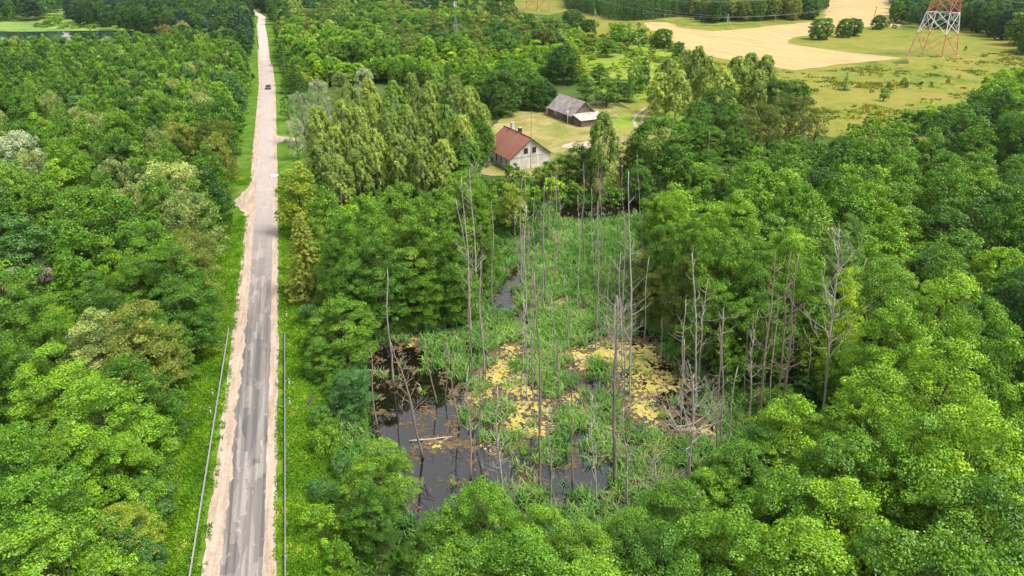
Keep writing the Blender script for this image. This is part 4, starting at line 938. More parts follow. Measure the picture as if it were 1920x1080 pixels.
# ---- the rest of each wood: one object, crowns instanced on points
PC = {}
TM = {}
def tone_mat(t):
    if t not in TM: TM[t] = leaf_material('leaf_' + t, .17, TONE[t])
    return TM[t]
def proto_collection(kinds, lod, tones, key):
    if key in PC: return PC[key]
    c = bpy.data.collections.new('crowns_' + key); order = []
    for kind in kinds:
        for v in range(NV[kind]):
            for tone in tones:
                tm, cm = proto(kind, v, lod); me = cm.copy(); me.materials[0] = tone_mat(tone)
                o = bpy.data.objects.new('p%03d' % len(order), me); o.color = (*TONE[tone], 1); c.objects.link(o); order.append((kind, v, tone))
    PC[key] = (c, order); return PC[key]
def gn_wood(name, L, label, key):
    kinds = sorted({t['kind'] for t in L}); tones = sorted({t['tone'] for t in L}); lod = 'mid' if np.median([t['d'] for t in L]) < 200 else 'far'
    c, order = proto_collection(kinds, lod, tones, key)
    me = bpy.data.meshes.new(name); me.vertices.add(len(L)); me.vertices.foreach_set('co', np.array([(t['x'], t['y'], t['z']) for t in L], dtype=np.float32).ravel())
    ix, scl, rot = [], [], []
    for i, t in enumerate(L):
        H0, R0 = REF[t['kind']]; ix.append(order.index((t['kind'], i % NV[t['kind']], t['tone']))); k = t['R'] / R0; scl += [k, k, t['H'] / H0]; rot += [0, 0, (i * 2.399) % 6.28]
    a = me.attributes.new('ix', 'INT', 'POINT'); a.data.foreach_set('value', ix)
    a = me.attributes.new('scl', 'FLOAT_VECTOR', 'POINT'); a.data.foreach_set('vector', scl)
    a = me.attributes.new('rt', 'FLOAT_VECTOR', 'POINT'); a.data.foreach_set('vector', rot)
    o = link(name, me); g = bpy.data.node_groups.new(name, 'GeometryNodeTree')
    g.interface.new_socket('Geometry', in_out='INPUT', socket_type='NodeSocketGeometry'); g.interface.new_socket('Geometry', in_out='OUTPUT', socket_type='NodeSocketGeometry')
    gi, go = g.nodes.new('NodeGroupInput'), g.nodes.new('NodeGroupOutput'); ip = g.nodes.new('GeometryNodeInstanceOnPoints'); ci = g.nodes.new('GeometryNodeCollectionInfo')
    ci.inputs['Collection'].default_value = c; ci.inputs['Separate Children'].default_value = True; ci.inputs['Reset Children'].default_value = True; ip.inputs['Pick Instance'].default_value = True
    def na(n, ty):
        q = g.nodes.new('GeometryNodeInputNamedAttribute'); q.data_type = ty; q.inputs['Name'].default_value = n; return q.outputs['Attribute']
    e2r = g.nodes.new('FunctionNodeEulerToRotation')
    g.links.new(gi.outputs[0], ip.inputs['Points']); g.links.new(ci.outputs[0], ip.inputs['Instance']); g.links.new(na('ix', 'INT'), ip.inputs['Instance Index'])
    g.links.new(na('rt', 'FLOAT_VECTOR'), e2r.inputs[0]); g.links.new(e2r.outputs[0], ip.inputs['Rotation']); g.links.new(na('scl', 'FLOAT_VECTOR'), ip.inputs['Scale']); g.links.new(ip.outputs[0], go.inputs[0])
    md = o.modifiers.new('wood', 'NODES'); md.node_group = g
    tag(o, label, 'woodland', kind='stuff')
mz = {}
for t in mass: mz.setdefault(t['zone'], []).append(t)
for z, L in mz.items():
    if z in WOODW and L: gn_wood('woodland', L, 'mass of distant tree crowns in the %s' % WOODW[z], z)
print('TREES', len(TREES), 'solo', len(solo), 'mass', len(mass), {k: len(v) for k, v in byname.items()}, {k: sum(1 for t in v if t['vis']) for k, v in byname.items()}, {k: sum(1 for t in solo if lod_of(t) == k) for k in ('near', 'mid', 'far')})

# ------------------------------------------------------------------ dead standing trunks of the marsh
def dead_tree(base, top, r, twigs, m, label, z=WZ, zone='dead', forks=0):
    """twigs: 0 bare .. 3 full of dry branches"""
    rr = random.Random(int(base[0] * 7 + base[1])); x, y = at(base[0], base[1], z)
    d = ray(*top); t = y / d[1]; tx, tz = d[0] * t, CAM_H + d[2] * t; H = tz - z; ty = rr.uniform(-.5, .5)
    o = empty('dead_tree', (x, y, z - .4)); mb = MB(); n = max(5, int(H / 1.6)); pts = []
    wob = .28 if H > 10 else .16 if H > 5 else .06; ph = rr.uniform(0, 6)
    for i in range(n + 1):
        q = i / n; pts.append(Vector(((tx - x) * q + wob * math.sin(q * 7 + ph) * q + rr.gauss(0, .035), ty * q + wob * math.cos(q * 5 + ph) * q, (H + .4) * q)))
    r *= .70
    rad = [r * (1.3 if i == 0 else 1) * (1 - .62 * (i / n) ** 1.1) * rr.uniform(.92, 1.08) for i in range(n + 1)]
    if twigs >= 2: rad = [max(.025, a * (1 - .6 * max(0, i / n - .5))) for i, a in enumerate(rad)]
    mb.tube(pts, rad, 7)
    if twigs < 2:   # snapped, splintered top
        p = pts[-1]; mb.tube([p, p + Vector((rr.uniform(-.1, .1), 0, rr.uniform(.3, .7)))], [rad[-1] * .6, .01], 4)
    mb.build('trunk', M[m], o, True)
    b = MB()
    def branch(p, dr_, L, r0, dep):
        q = [p]; c = Vector(p); dv = Vector(dr_)
        for i in range(4):
            dv = (dv + Vector((rr.gauss(0, .22), rr.gauss(0, .22), rr.uniform(0, .22)))).normalized(); c = c + dv * L / 4; q.append(c.copy())
            if dep > 0 and i >= 1 and rr.random() < .8:
                branch(c.copy(), (dv + Vector((rr.gauss(0, .6), rr.gauss(0, .6), .2))).normalized(), L * rr.uniform(.35, .6), max(.022, r0 * .55), dep - 1)
        b.tube(q, [r0, r0 * .75, r0 * .55, r0 * .4, r0 * .22], 4, False)
    k = {0: 8, 1: 16, 2: 26, 3: 46}[twigs]
    for i in range(k):
        q = rr.uniform(.25 if twigs < 3 else .35, .97); p = pts[int(q * n)].lerp(pts[min(n, int(q * n) + 1)], (q * n) % 1); a = rr.uniform(0, 6.28)
        L = {0: rr.uniform(.25, .9), 1: rr.uniform(.5, 2.0), 2: rr.uniform(1.2, 3.2) * (1.3 - q), 3: rr.uniform(2.2, 5.0) * (1.4 - q)}[twigs]
        branch(p, (math.cos(a), math.sin(a), rr.uniform(.1, .9)), max(.2, L), max(.04, r * .42 * (1.2 - q)), 0 if twigs == 0 else 1 if twigs < 3 else 2)
    for i in range(forks):
        a = rr.uniform(0, 6.28); branch(pts[-1], (math.cos(a) * .4, math.sin(a) * .4, 1), 1.8, r * .4, 1)
    b.build('branches', M[m], o)
    tag(o, label, 'dead tree', zone); return o
DB, DP, DR, DD = 'dead_bark', 'dead_pale', 'dead_red', 'dead_dark'
DEAD = [
 # standing in the dark pool, left to right
 ((707, 805), (692, 650), .17, 0, DR, 'pool'), ((738, 723), (722, 505), .20, 0, DB, 'pool'), ((793, 857), (738, 640), .24, 2, DR, 'pool'), ((820, 757), (793, 633), .15, 0, DR, 'pool'), ((835, 757), (838, 640), .11, 0, DD, 'pool'),
 ((862, 802), (838, 662), .15, 1, DR, 'pool'), ((882, 897), (877, 690), .19, 1, DB, 'pool'), ((889, 735), (873, 520), .13, 0, DR, 'pool'), ((909, 705), (897, 490), .20, 0, DB, 'pool'), ((893, 835), (905, 690), .11, 1, DD, 'pool'), ((912, 762), (908, 600), .10, 0, DD, 'pool'),
 # the clump of tall trunks above the pool
 ((878, 600), (857, 450), .18, 0, DR, 'clump'), ((888, 590), (858, 372), .17, 1, DP, 'clump'), ((884, 628), (868, 330), .19, 2, DP, 'clump'), ((894, 592), (884, 318), .22, 2, DP, 'clump'), ((922, 575), (923, 377), .18, 0, DB, 'clump'), ((905, 560), (902, 420), .13, 0, DD, 'clump'),
 # rising from reeds in the middle
 ((942, 938), (929, 722), .20, 2, DP, 'mid'), ((1013, 914), (1007, 505), .22, 0, DR, 'mid'), ((1052, 768), (1037, 560), .13, 1, DB, 'mid'), ((1033, 962), (1030, 750), .14, 1, DB, 'mid'), ((1073, 914), (1074, 785), .17, 0, DR, 'mid'), ((1072, 775), (1070, 680), .10, 0, DD, 'mid'),
 ((1120, 952), (1108, 745), .15, 2, DP, 'mid'), ((1153, 908), (1155, 560), .34, 2, DD, 'mid'), ((1177, 955), (1172, 765), .19, 2, DB, 'mid'), ((957, 975), (955, 890), .08, 1, DD, 'mid'), ((1010, 800), (1010, 690), .09, 0, DB, 'mid'), ((1231, 950), (1229, 845), .09, 2, DB, 'mid'), ((1160, 720), (1150, 570), .13, 3, DP, 'mid'),
 # back of the marsh
 ((987, 605), (983, 385), .16, 1, DP, 'back'), ((1023, 572), (1017, 350), .18, 1, DB, 'back'), ((1030, 462), (1032, 345), .12, 1, DB, 'back'), ((1050, 508), (1047, 350), .13, 1, DB, 'back'), ((1062, 475), (1060, 420), .10, 0, DB, 'back'), ((1095, 503), (1093, 335), .18, 0, DR, 'back'), ((1117, 667), (1124, 375), .17, 0, DB, 'back'),
 ((1129, 505), (1127, 335), .13, 0, DB, 'back'), ((1160, 562), (1161, 415), .11, 0, DD, 'back'), ((1182, 752), (1183, 322), .20, 2, DP, 'back'), ((1172, 745), (1168, 400), .13, 0, DB, 'back'), ((1208, 645), (1216, 485), .12, 0, DP, 'back'), ((1200, 590), (1206, 400), .12, 0, DD, 'back'), ((992, 500), (990, 430), .10, 0, DD, 'back'), ((1040, 530), (1041, 440), .10, 1, DB, 'back'), ((1140, 640), (1142, 480), .11, 0, DB, 'back'),
 # right side of the algae and the wood edge
 ((1253, 632), (1255, 545), .17, 0, DB, 'right'), ((1280, 735), (1282, 560), .16, 1, DP, 'right'), ((1276, 824), (1284, 640), .18, 0, DB, 'right'), ((1307, 762), (1302, 475), .20, 1, DP, 'right'), ((1308, 735), (1326, 525), .17, 2, DP, 'right'), ((1291, 903), (1304, 700), .27, 3, DP, 'right'), ((1344, 868), (1352, 612), .17, 1, DR, 'right'), ((1352, 842), (1356, 572), .16, 1, DB, 'right'),
 ((1364, 842), (1378, 684), .15, 0, DP, 'right'), ((1401, 815), (1419, 583), .18, 2, DB, 'right'), ((1423, 797), (1455, 470), .21, 2, DR, 'right'), ((1441, 793), (1461, 557), .14, 0, DB, 'right'), ((1456, 784), (1480, 470), .19, 2, DR, 'right'), ((1468, 775), (1500, 478), .25, 2, DR, 'right'), ((1512, 748), (1523, 655), .14, 0, DB, 'right'), ((1543, 790), (1575, 430), .22, 3, DP, 'right'), ((1700, 705), (1728, 595), .15, 2, DP, 'right'), ((1240, 690), (1242, 600), .12, 0, DB, 'right'), ((1395, 745), (1402, 620), .13, 0, DD, 'right'),
 # beside the house and below the willows
 ((1095, 372), (1095, 305), .15, 1, DP, 'house'), ((1130, 372), (1129, 327), .15, 0, DP, 'house'), ((1183, 378), (1184, 325), .20, 2, DP, 'house'), ((1198, 370), (1198, 302), .12, 0, DP, 'house'), ((1213, 372), (1213, 287), .10, 1, DB, 'house'), ((885, 375), (886, 320), .14, 3, DP, 'house'),
 ((1287, 320), (1287, 290), .14, 0, DB, 'willow'), ((1330, 320), (1330, 248), .14, 0, DP, 'willow'), ((1352, 305), (1353, 250), .12, 0, DP, 'willow'), ((1388, 280), (1388, 212), .15, 2, DP, 'willow'), ((1403, 276), (1403, 238), .14, 0, DP, 'willow'), ((1412, 276), (1413, 238), .14, 0, DP, 'willow'), ((1480, 262), (1483, 225), .13, 2, DP, 'willow'), ((1505, 270), (1512, 235), .12, 2, DP, 'willow'),
]
for _k in range(24):
    _bx = rnd.uniform(960, 1230); _by = rnd.uniform(470, 860) if _k % 2 else rnd.uniform(430, 600); _h = rnd.uniform(90, 230) * (.6 + _by / 1600)
    DEAD.append(((_bx, _by), (_bx + rnd.uniform(-9, 9), _by - _h), rnd.uniform(.08, .14), rnd.choice((0, 0, 1)), rnd.choice((DB, DP)), 'mid' if _by > 560 else 'back'))
DZ = {'pool': 'standing in the dark pool', 'clump': 'in the tall clump above the dark pool', 'mid': 'rising from the reeds mid marsh', 'back': 'at the back of the marsh', 'right': 'along the right edge of the marsh', 'house': 'on the bank below the house', 'willow': 'below the olive willows'}
MW = {DB: 'grey', DP: 'pale', DR: 'reddish brown', DD: 'dark'}
TWW = {0: 'bare', 1: 'stubby branched', 2: 'twiggy', 3: 'widely branched'}
cnt = {}
for e in DEAD: cnt.setdefault((e[5], e[4], e[3]), []).append(e)
for key, L in cnt.items():
    L.sort(key=lambda e: e[1][0])
    for i, e in enumerate(L):
        lab = ('only ' if len(L) == 1 else ORD[i] + ' ') + TWW[e[3]] + ' ' + MW[e[4]] + ' dead trunk ' + ('' if len(L) == 1 else 'from the left ') + DZ[e[5]]
        z = WZ
        if e[5] in ('house', 'willow', 'right', 'back'):
            g_ = gat(*e[0]); z = g_[2]
        if e[5] == 'house': z = max(z, WZ)
        dead_tree(e[0], e[1], e[2], e[3], e[4], lab, z, 'dead trees in the marsh')

# fallen logs and snags on the water
def log(a, b, r, label, m=DB):
    A = at(a[0], a[1], WZ); B = at(b[0], b[1], WZ); o = MB(); L = Vector((B[0] - A[0], B[1] - A[1], 0)); pts = [Vector((0, 0, 0)) + L * t + Vector((0, 0, .05 * math.sin(9 * t))) for t in (0, .25, .5, .75, 1)]
    o.tube(pts, [r, r * .95, r * .85, r * .7, r * .5], 7)
    ob = o.build('fallen_log', M[m], None, True); ob.location = (A[0], A[1], WZ + .07); tag(ob, label, 'log', 'fallen logs on the marsh')
log((768, 828), (848, 820), .13, 'pale fallen log lying beside the small duckweed patch in the dark pool', DP)
log((950, 715), (990, 690), .10, 'thin fallen log lying on the duckweed left of the reed island')
log((1350, 838), (1395, 820), .10, 'thin fallen log by the water at the foot of the right hand snags', DD)
log((1165, 770), (1210, 745), .10, 'dark fallen log crossing the right duckweed mat', DD)

# ------------------------------------------------------------------ guard rails and roadside posts
def guardrail(pa, pb, label, side):
    A = Vector(gat(*pa)); B = Vector(gat(*pb)); o = empty('guardrail', A); D = B - A; L = D.length; n = int(L / 2.0); b = MB()
    prof = [(0, .40), (.07, .44), (.07, .50), (.0, .545), (.0, .575), (.07, .62), (.07, .68), (0, .72)]; s_ = Vector((D.y, -D.x, 0)).normalized() * side
    V, F = [], []
    for i in range(n + 1):
        P = D * (i / n); P.z = T(A.x + P.x, A.y + P.y) - A.z
        for (u, z) in prof: V.append(P + s_ * u * .9 + Vector((0, 0, z)))
        for (u, z) in prof: V.append(P + s_ * (u * .9 - .012) + Vector((0, 0, z)))
    k = len(prof)
    for i in range(n):
        for j in range(k - 1):
            a = i * 2 * k + j; F.append((a, a + 1, a + 1 + 2 * k, a + 2 * k)); a += k; F.append((a, a + 2 * k, a + 1 + 2 * k, a + 1))
        a = i * 2 * k; F.append((a, a + 2 * k, a + 3 * k, a + k)); a += k - 1; F.append((a, a + k, a + 3 * k, a + 2 * k))
    b.add(V, F); b.build('beam', M['galv'], o)
    for i in range(0, n + 1, 2):
        P = D * (i / n); P.z = T(A.x + P.x, A.y + P.y) - A.z; q = MB(); q.box((P.x - s_.x * .09, P.y - s_.y * .09, P.z + .28), (.07, .12, .9), math.atan2(D.y, D.x)); q.build('post', M['galv'], o)
    return tag(o, label, 'guardrail', 'guardrails along the road')
guardrail((352, 1125), (430, 622), 'long pale steel guardrail along the left edge of the road', 1)
guardrail((537, 1125), (535, 632), 'long thin steel guardrail along the right edge of the road', -1)
def marker(px, py, label):
    x, y, z = gat(px, py); o = empty('marker_post', (x, y, z)); a = MB(); a.box((0, 0, .45), (.14, .10, 1.0), .3, .8); a.build('post', M['white'], o); c = MB(); c.box((0, 0, .80), (.15, .11, .16), .3); c.build('band', M['black'], o); tag(o, label, 'marker post', 'white posts on the verges')
marker(538, 594, 'upper white marker post on the right verge above the guardrail end'); marker(543, 722, 'middle white marker post beside the right guardrail'); marker(544, 758, 'lower white marker post beside the right guardrail')
marker(400, 742, 'white marker post outside the left guardrail, farther one'); marker(396, 776, 'white marker post outside the left guardrail, nearer one')
# white slab beside the road
x, y, z = gat(514, 331); mb = MB(); pl = [(-.9, -.5), (-.2, -1.3), (.9, -1.0), (1.0, .6), (.1, .3), (-.6, .9)]
mb.add([(p[0], p[1], 0) for p in pl] + [(p[0] * .96, p[1] * .96, .22) for p in pl], [(11, 10, 9, 8, 7, 6)[::-1], (0, 1, 2, 3, 4, 5)[::-1]] + [(i, (i + 1) % 6, 6 + (i + 1) % 6, 6 + i) for i in range(6)])
ob = mb.build('concrete_slab', M['white']); ob.location = (x, y, z + .16); tag(ob, 'white angular slab lying at the right edge of the road', 'slab')
# headwall of the ditch
x, y, z = gat(577, 765); o = empty('culvert_headwall', (x, y, z)); mb = MB(); mb.box((0, 1.2, .0), (.2, 2.2, .5), -.05); mb.build('wall', M['dead_dark'], o); mb = MB(); mb.box((0, 1.2, .29), (.24, 2.3, .08), -.05); mb.build('coping', M['beam'], o); tag(o, 'low dark headwall in the ditch right of the road', 'headwall')
# fence post
x, y, _z = gat(61, 527); o = MB(); o.box((0, 0, .6), (.14, .14, 1.5), .4, .8); o.box((.0, .0, .95), (.9, .06, .1), .6); ob = o.build('fence_post', M['beam']); ob.location = (x, y, T(x, y)); tag(ob, 'dark wooden fence post by the dirt clearing left of the road', 'fence post')

# ------------------------------------------------------------------ car
def car():
    P = (502.5, 167); x, y, z = gat(*P); x = road_x(y) + .4; z = T(x, y) + .17; o = empty('car', (x, y, z), math.atan2(.30, 1)); Wd = .88
    side = [(-2.15, .35), (-2.2, .62), (-2.1, .88), (-1.2, .98), (-.55, 1.42), (.95, 1.46), (1.75, 1.02), (2.15, .95), (2.2, .45), (2.1, .30)]
    V = []; n = len(side)
    for sx in (-1, 1):
        for (a, b) in side: V.append((sx * Wd * (.80 if b > 1.2 else 1), a, b))
    F = [tuple(range(n))[::-1], tuple(range(n, 2 * n))] + [(i, (i + 1) % n, n + (i + 1) % n, n + i) for i in range(n)]
    mb = MB(); mb.add(V, F); b = mb.build('body', M['carpaint'], o); mod = b.modifiers.new('bevel', 'BEVEL'); mod.width = .07; mod.segments = 2
    for nm, pts in (('windscreen', [(-.76, 1.02), (-.76, .99), ]),):
        pass
    g = MB(); g.add([(-.72, -1.17, 1.03), (.72, -1.17, 1.03), (.62, -.60, 1.40), (-.62, -.60, 1.40)], [(0, 1, 2, 3)]); g.add([(-.72, -1.20, 1.04), (.72, -1.20, 1.04), (.62, -.63, 1.41), (-.62, -.63, 1.41)], [(3, 2, 1, 0)]); g.build('windscreen', M['glass_dark'], o)
    g = MB(); g.box((0, 1.40, 1.28), (1.25, .35, .02)); gg = g.build('rear_window', M['glass_dark'], o)
    for sx in (-1, 1):
        g = MB(); g.box((sx * .83, .2, 1.18), (.03, 1.7, .30), 0, .9); g.build('side_window', M['glass_dark'], o)
        l = MB(); l.box((sx * .62, -2.17, .70), (.34, .08, .16)); l.build('headlight', M['white'], o)
        for yy in (-1.35, 1.35):
            w = MB(); w.tube([(sx * .70, yy, .32), (sx * .92, yy, .32)], .32, 16); wo_ = w.build('wheel', M['black'], o); h = MB(); h.tube([(sx * .90, yy, .32), (sx * .935, yy, .32)], .18, 12); h.build('rim', M['galv'], wo_)
    r = MB(); r.box((0, .2, 1.475), (1.15, 1.3, .02)); r.build('painted_roof_highlight', plain('painted_sky_sheen', (.30, .31, .33), None, 1, .3, .6), o)  # paler sheet over the dark roof; the sky's highlight is painted in its colour
    g = MB(); g.box((0, -2.21, .52), (.5, .03, .12)); g.build('number_plate', M['white'], o)
    tag(o, 'small dark car driving on the road in the distance', 'car')
car()

# ------------------------------------------------------------------ house with the red tin roof
def roof_plane(mb, a, b, c, d, th=.10):
    """a-b eave, d-c ridge"""
    a, b, c, d = map(Vector, (a, b, c, d)); n = (b - a).cross(d - a).normalized() * th; L = (b - a).length; H = (d - a).length
    mb.quad_uv(a + n, b + n, c + n, d + n, L, H); mb.add([a, b, c, d, a + n, b + n, c + n, d + n], [(3, 2, 1, 0), (0, 1, 5, 4), (1, 2, 6, 5), (2, 3, 7, 6), (3, 0, 4, 7)])
def window(parent, c, w, h, nrm, depth=.06, panes=2, frame='white'):
    """window in a wall facing nrm (2d)"""
    n = Vector((nrm[0], nrm[1], 0)); u = Vector((-nrm[1], nrm[0], 0)); rz = math.atan2(u.y, u.x); c = Vector(c)
    f = MB(); t = .09
    for s_ in (-1, 1): f.box(c + u * s_ * (w / 2 - t / 2) + n * .03, (t, .10, h), rz); f.box(c + Vector((0, 0, s_ * (h / 2 + t / 2))) + n * .03, (w, .10, t), rz)
    for k in range(1, panes): f.box(c + u * (w * k / panes - w / 2) + n * .03, (.05, .07, h - .002), rz)
    f.box(c + n * .028, (w - 2 * t, .06, .05), rz); fr = f.build('window', M[frame], parent)
    g = MB(); g.box(c + n * .005, (w - .02, .05, h - .02), rz); g.build('pane', M['glass_dark'], fr); return fr
def house():
    A = Vector((-.5, 162.8, 0)); gx = Vector((.878, .479, 0)); ax = Vector((-.479, .878, 0)); GW, LN, EH, RH = 11.6, 13.5, 3.4, 7.6
    o = empty('farmhouse', (A.x, A.y, 0)); z0 = min(T(A.x, A.y), T(*(A + gx * GW).xy)) - .5
    def P(u, v, z): return gx * u + ax * v + Vector((0, 0, z))
    w = MB(); w.add([P(0, 0, z0), P(GW, 0, z0), P(GW, 0, EH), P(GW / 2, 0, RH), P(0, 0, EH), P(0, LN, z0), P(GW, LN, z0), P(GW, LN, EH), P(GW / 2, LN, RH), P(0, LN, EH)],
          [(0, 1, 2, 3, 4), (9, 8, 7, 6, 5), (0, 4, 9, 5), (1, 6, 7, 2), (2, 7, 8, 3), (4, 3, 8, 9)]); w.build('wall', M['plaster'], o)
    ov = .45; dz = (RH - EH) / (GW / 2) * ov
    r = MB(); roof_plane(r, P(-ov, -ov, EH - dz + .03), P(-ov, LN + ov, EH - dz + .03), P(GW / 2, LN + ov, RH + .03), P(GW / 2, -ov, RH + .03))
    roof_plane(r, P(GW + ov, LN + ov, EH - dz + .03), P(GW + ov, -ov, EH - dz + .03), P(GW / 2, -ov, RH + .03), P(GW / 2, LN + ov, RH + .03))
    for q in r.f: pass
    ro = r.build('roof', M['rust'], o)
    bb = MB(); t1, t2 = P(-ov, -ov - .03, EH - dz - .08), P(GW / 2, -ov - .03, RH - .05); bb.tube([t1, t2], .09, 4); bb.tube([P(GW + ov, -ov - .03, EH - dz - .08), t2], .09, 4); bb.build('bargeboard', M['beam'], o)
    rc = MB(); rc.tube([P(GW / 2, -ov, RH + .15), P(GW / 2, LN + ov, RH + .15)], .11, 5); rc.build('ridge_cap', M['rust'], o)
    n = -ax
    for u, h in ((GW / 2 - 1.35, 4.6), (GW / 2 + 1.0, 4.6)): window(o, P(u, 0, h), 1.1, 1.15, (n.x, n.y), frame='beam')
    m = -gx
    for v in (1.6, 4.4, 7.0): window(o, P(0, v, 1.7), 1.0, 1.6, (m.x, m.y), panes=1)
    s_ = MB(); s_.box(P(GW / 2, -.03, 3.2), (GW - .1, .08, .14), math.atan2(gx.y, gx.x)); s_.build('string_course', M['plaster_grey'], o)
    pt = MB()
    for u, z, ww, h in ((GW * .66, 3.9, .8, 2.2), (GW * .68, 1.6, .7, 2.8), (GW * .60, .5, 1.8, .9)): pt.box(P(u, -.02, z), (ww, .06, h), math.atan2(gx.y, gx.x), .8)
    pt.build('plaster_patch', plain('fresh_render', (.72, .66, .58), (.60, .50, .42), 1.5), o)
    rp = MB(); 
    for (v, mm, hh) in ((LN - 3.2, 'white', 1.5), (LN - 7.2, 'beam', 1.1)):
        ch = MB(); ch.box(P(GW / 2 + .5, v, RH + hh / 2 - .4), (.75, .75, hh + .9), math.atan2(gx.y, gx.x)); c = ch.build('chimney', M['plaster' if mm == 'white' else 'beam'], ro)
        cap = MB(); cap.box(P(GW / 2 + .5, v, RH + hh + .12), (.92, .92, .14), math.atan2(gx.y, gx.x)); cap.build('chimney_cap', M['conc'], ro)
    # porch annex on the left long side
    v0, v1, dp, eh = 7.6, 11.6, 3.4, 2.5
    a = MB(); a.add([P(-dp, v0, z0), P(-.01, v0, z0), P(-.01, v1, z0), P(-dp, v1, z0), P(-dp, v0, eh), P(-.01, v0, eh + .6), P(-.01, v1, eh + .6), P(-dp, v1, eh)], [(0, 1, 5, 4), (1, 2, 6, 5), (2, 3, 7, 6), (3, 0, 4, 7), (4, 5, 6, 7)]); an = a.build('porch', M['plaster'], o)
    pr = MB(); roof_plane(pr, P(-dp - .3, v0 - .3, eh - .02), P(-dp - .3, v1 + .3, eh - .02), P(-.05, v1 + .3, eh + .66), P(-.05, v0 - .3, eh + .66)); pr.build('porch_roof', M['rust'], an)
    for q, wz in ((-dp + .8, 1.5), (-1.1, 1.3)): window(an, P(q, v0, wz), .8, 1.2, (n.x, n.y), panes=1, frame='beam')
    tag(o, 'whitewashed old farmhouse with a rusty red tin roof and two chimneys', 'house')
house()
mast_x, mast_y = at(995, 322); h = height_to(mast_x, mast_y, 205); o = empty('antenna_mast', (mast_x, mast_y, T(mast_x, mast_y)))
mb = MB(); mb.tube([(0, 0, -.3), (0, 0, h * .5), (.05, 0, h)], [.09, .07, .035], 6); mb.build('pole', M['galv'], o)
mb = MB(); mb.box((0, 0, h * .93), (1.2, .05, .05)); mb.box((0, 0, h * .88), (.8, .05, .05)); mb.build('aerial', M['galv'], o); tag(o, 'tall thin grey aerial pole in front of the farmhouse gable', 'mast')

# ------------------------------------------------------------------ grey wooden barn
def barn():
    A = Vector((18.6, 212.0, 0)); ax = Vector((-.478, .878, 0)); gx = Vector((.878, .478, 0)); LN, GW, EH, RH = 14.0, 8.6, 2.9, 6.6
    o = empty('wooden_barn', (A.x, A.y, 0))
    def P(u, v, z): return gx * u + ax * v + Vector((0, 0, z))
    w = MB()
    w.quad_uv(P(0, LN, -.5), P(0, 0, -.5), P(0, 0, EH), P(0, LN, EH), LN, EH); w.quad_uv(P(GW, 0, -.5), P(GW, LN, -.5), P(GW, LN, EH), P(GW, 0, EH), LN, EH)
    for v in (0, LN):
        vs = [P(0, v, -.5), P(GW, v, -.5), P(GW, v, EH), P(GW / 2, v, RH), P(0, v, EH)]; uv = [(0, 0), (GW, 0), (GW, EH), (GW / 2, RH), (0, EH)]
        w.add(vs, [(0, 1, 2, 3, 4) if v == 0 else (4, 3, 2, 1, 0)], [uv if v == 0 else uv[::-1]])
    w.build('wall', M['planks'], o); ov = .5; dz = (RH - EH) / (GW / 2) * ov
    r = MB(); roof_plane(r, P(-ov, -ov, EH - dz + .03), P(-ov, LN + ov, EH - dz + .03), P(GW / 2, LN + ov, RH + .03), P(GW / 2, -ov, RH + .03))
    roof_plane(r, P(GW + ov, LN + ov, EH - dz + .03), P(GW + ov, -ov, EH - dz + .03), P(GW / 2, -ov, RH + .03), P(GW / 2, LN + ov, RH + .03)); r.build('roof', M['roofgrey'], o)
    D = 4.8; l = MB(); l.quad_uv(P(.2, 0, -.5), P(.2, -D, -.5), P(.2, -D, 2.1), P(.2, 0, 3.0), D, 2.4); l.quad_uv(P(.2, -D, -.5), P(GW + .3, -D, -.5), P(GW + .3, -D, 2.1), P(.2, -D, 2.1), GW, 2.4); l.quad_uv(P(GW + .3, -D, -.5), P(GW + .3, 0, -.5), P(GW + .3, 0, 3.0), P(GW + .3, -D, 2.1), D, 2.4)
    le = l.build('lean_to', M['planks'], o); lr = MB(); roof_plane(lr, P(-.2, -D - .4, 2.06), P(GW + .7, -D - .4, 2.06), P(GW + .7, -.06, 3.12), P(-.2, -.06, 3.12), .08); lr.build('lean_to_roof', M['rooflight'], le)
    m = -gx; window(o, P(0, LN - 4.2, 1.7), 1.1, .9, (m.x, m.y), panes=2)
    d = MB(); d.box(P(-.04, 3.6, 1.1), (.10, 2.2, 2.4), math.atan2(gx.y, gx.x)); d.build('barn_door', M['beam'], o)
    c = MB(); c.box(P(-.03, LN + .02, 1.4), (.2, .2, 2.9), math.atan2(gx.y, gx.x)); c.box(P(-.03, -.02, 1.4), (.2, .2, 2.9), math.atan2(gx.y, gx.x)); c.build('corner_post', M['beam'], o)
    a = MB(); a.box(P(1.6, LN + 1.2, 1.1), (2.6, 2.2, 2.6), math.atan2(gx.y, gx.x), .96); a.build('end_shed', M['conc'], o)
    tag(o, 'weathered grey wooden barn with a gabled roof and a lower lean-to', 'barn')
barn()
x, y, z = gat(1064, 232); o = empty('wooden_pole', (x, y, z)); mb = MB(); mb.tube([(0, 0, -.3), (0, 0, 4.2)], [.10, .08], 7); mb.build('pole', M['white'], o); mb = MB(); mb.box((0, 0, 3.6), (.5, .35, .6)); mb.build('meter_box', M['white'], o); tag(o, 'short pale pole with a white box in front of the barn', 'pole')
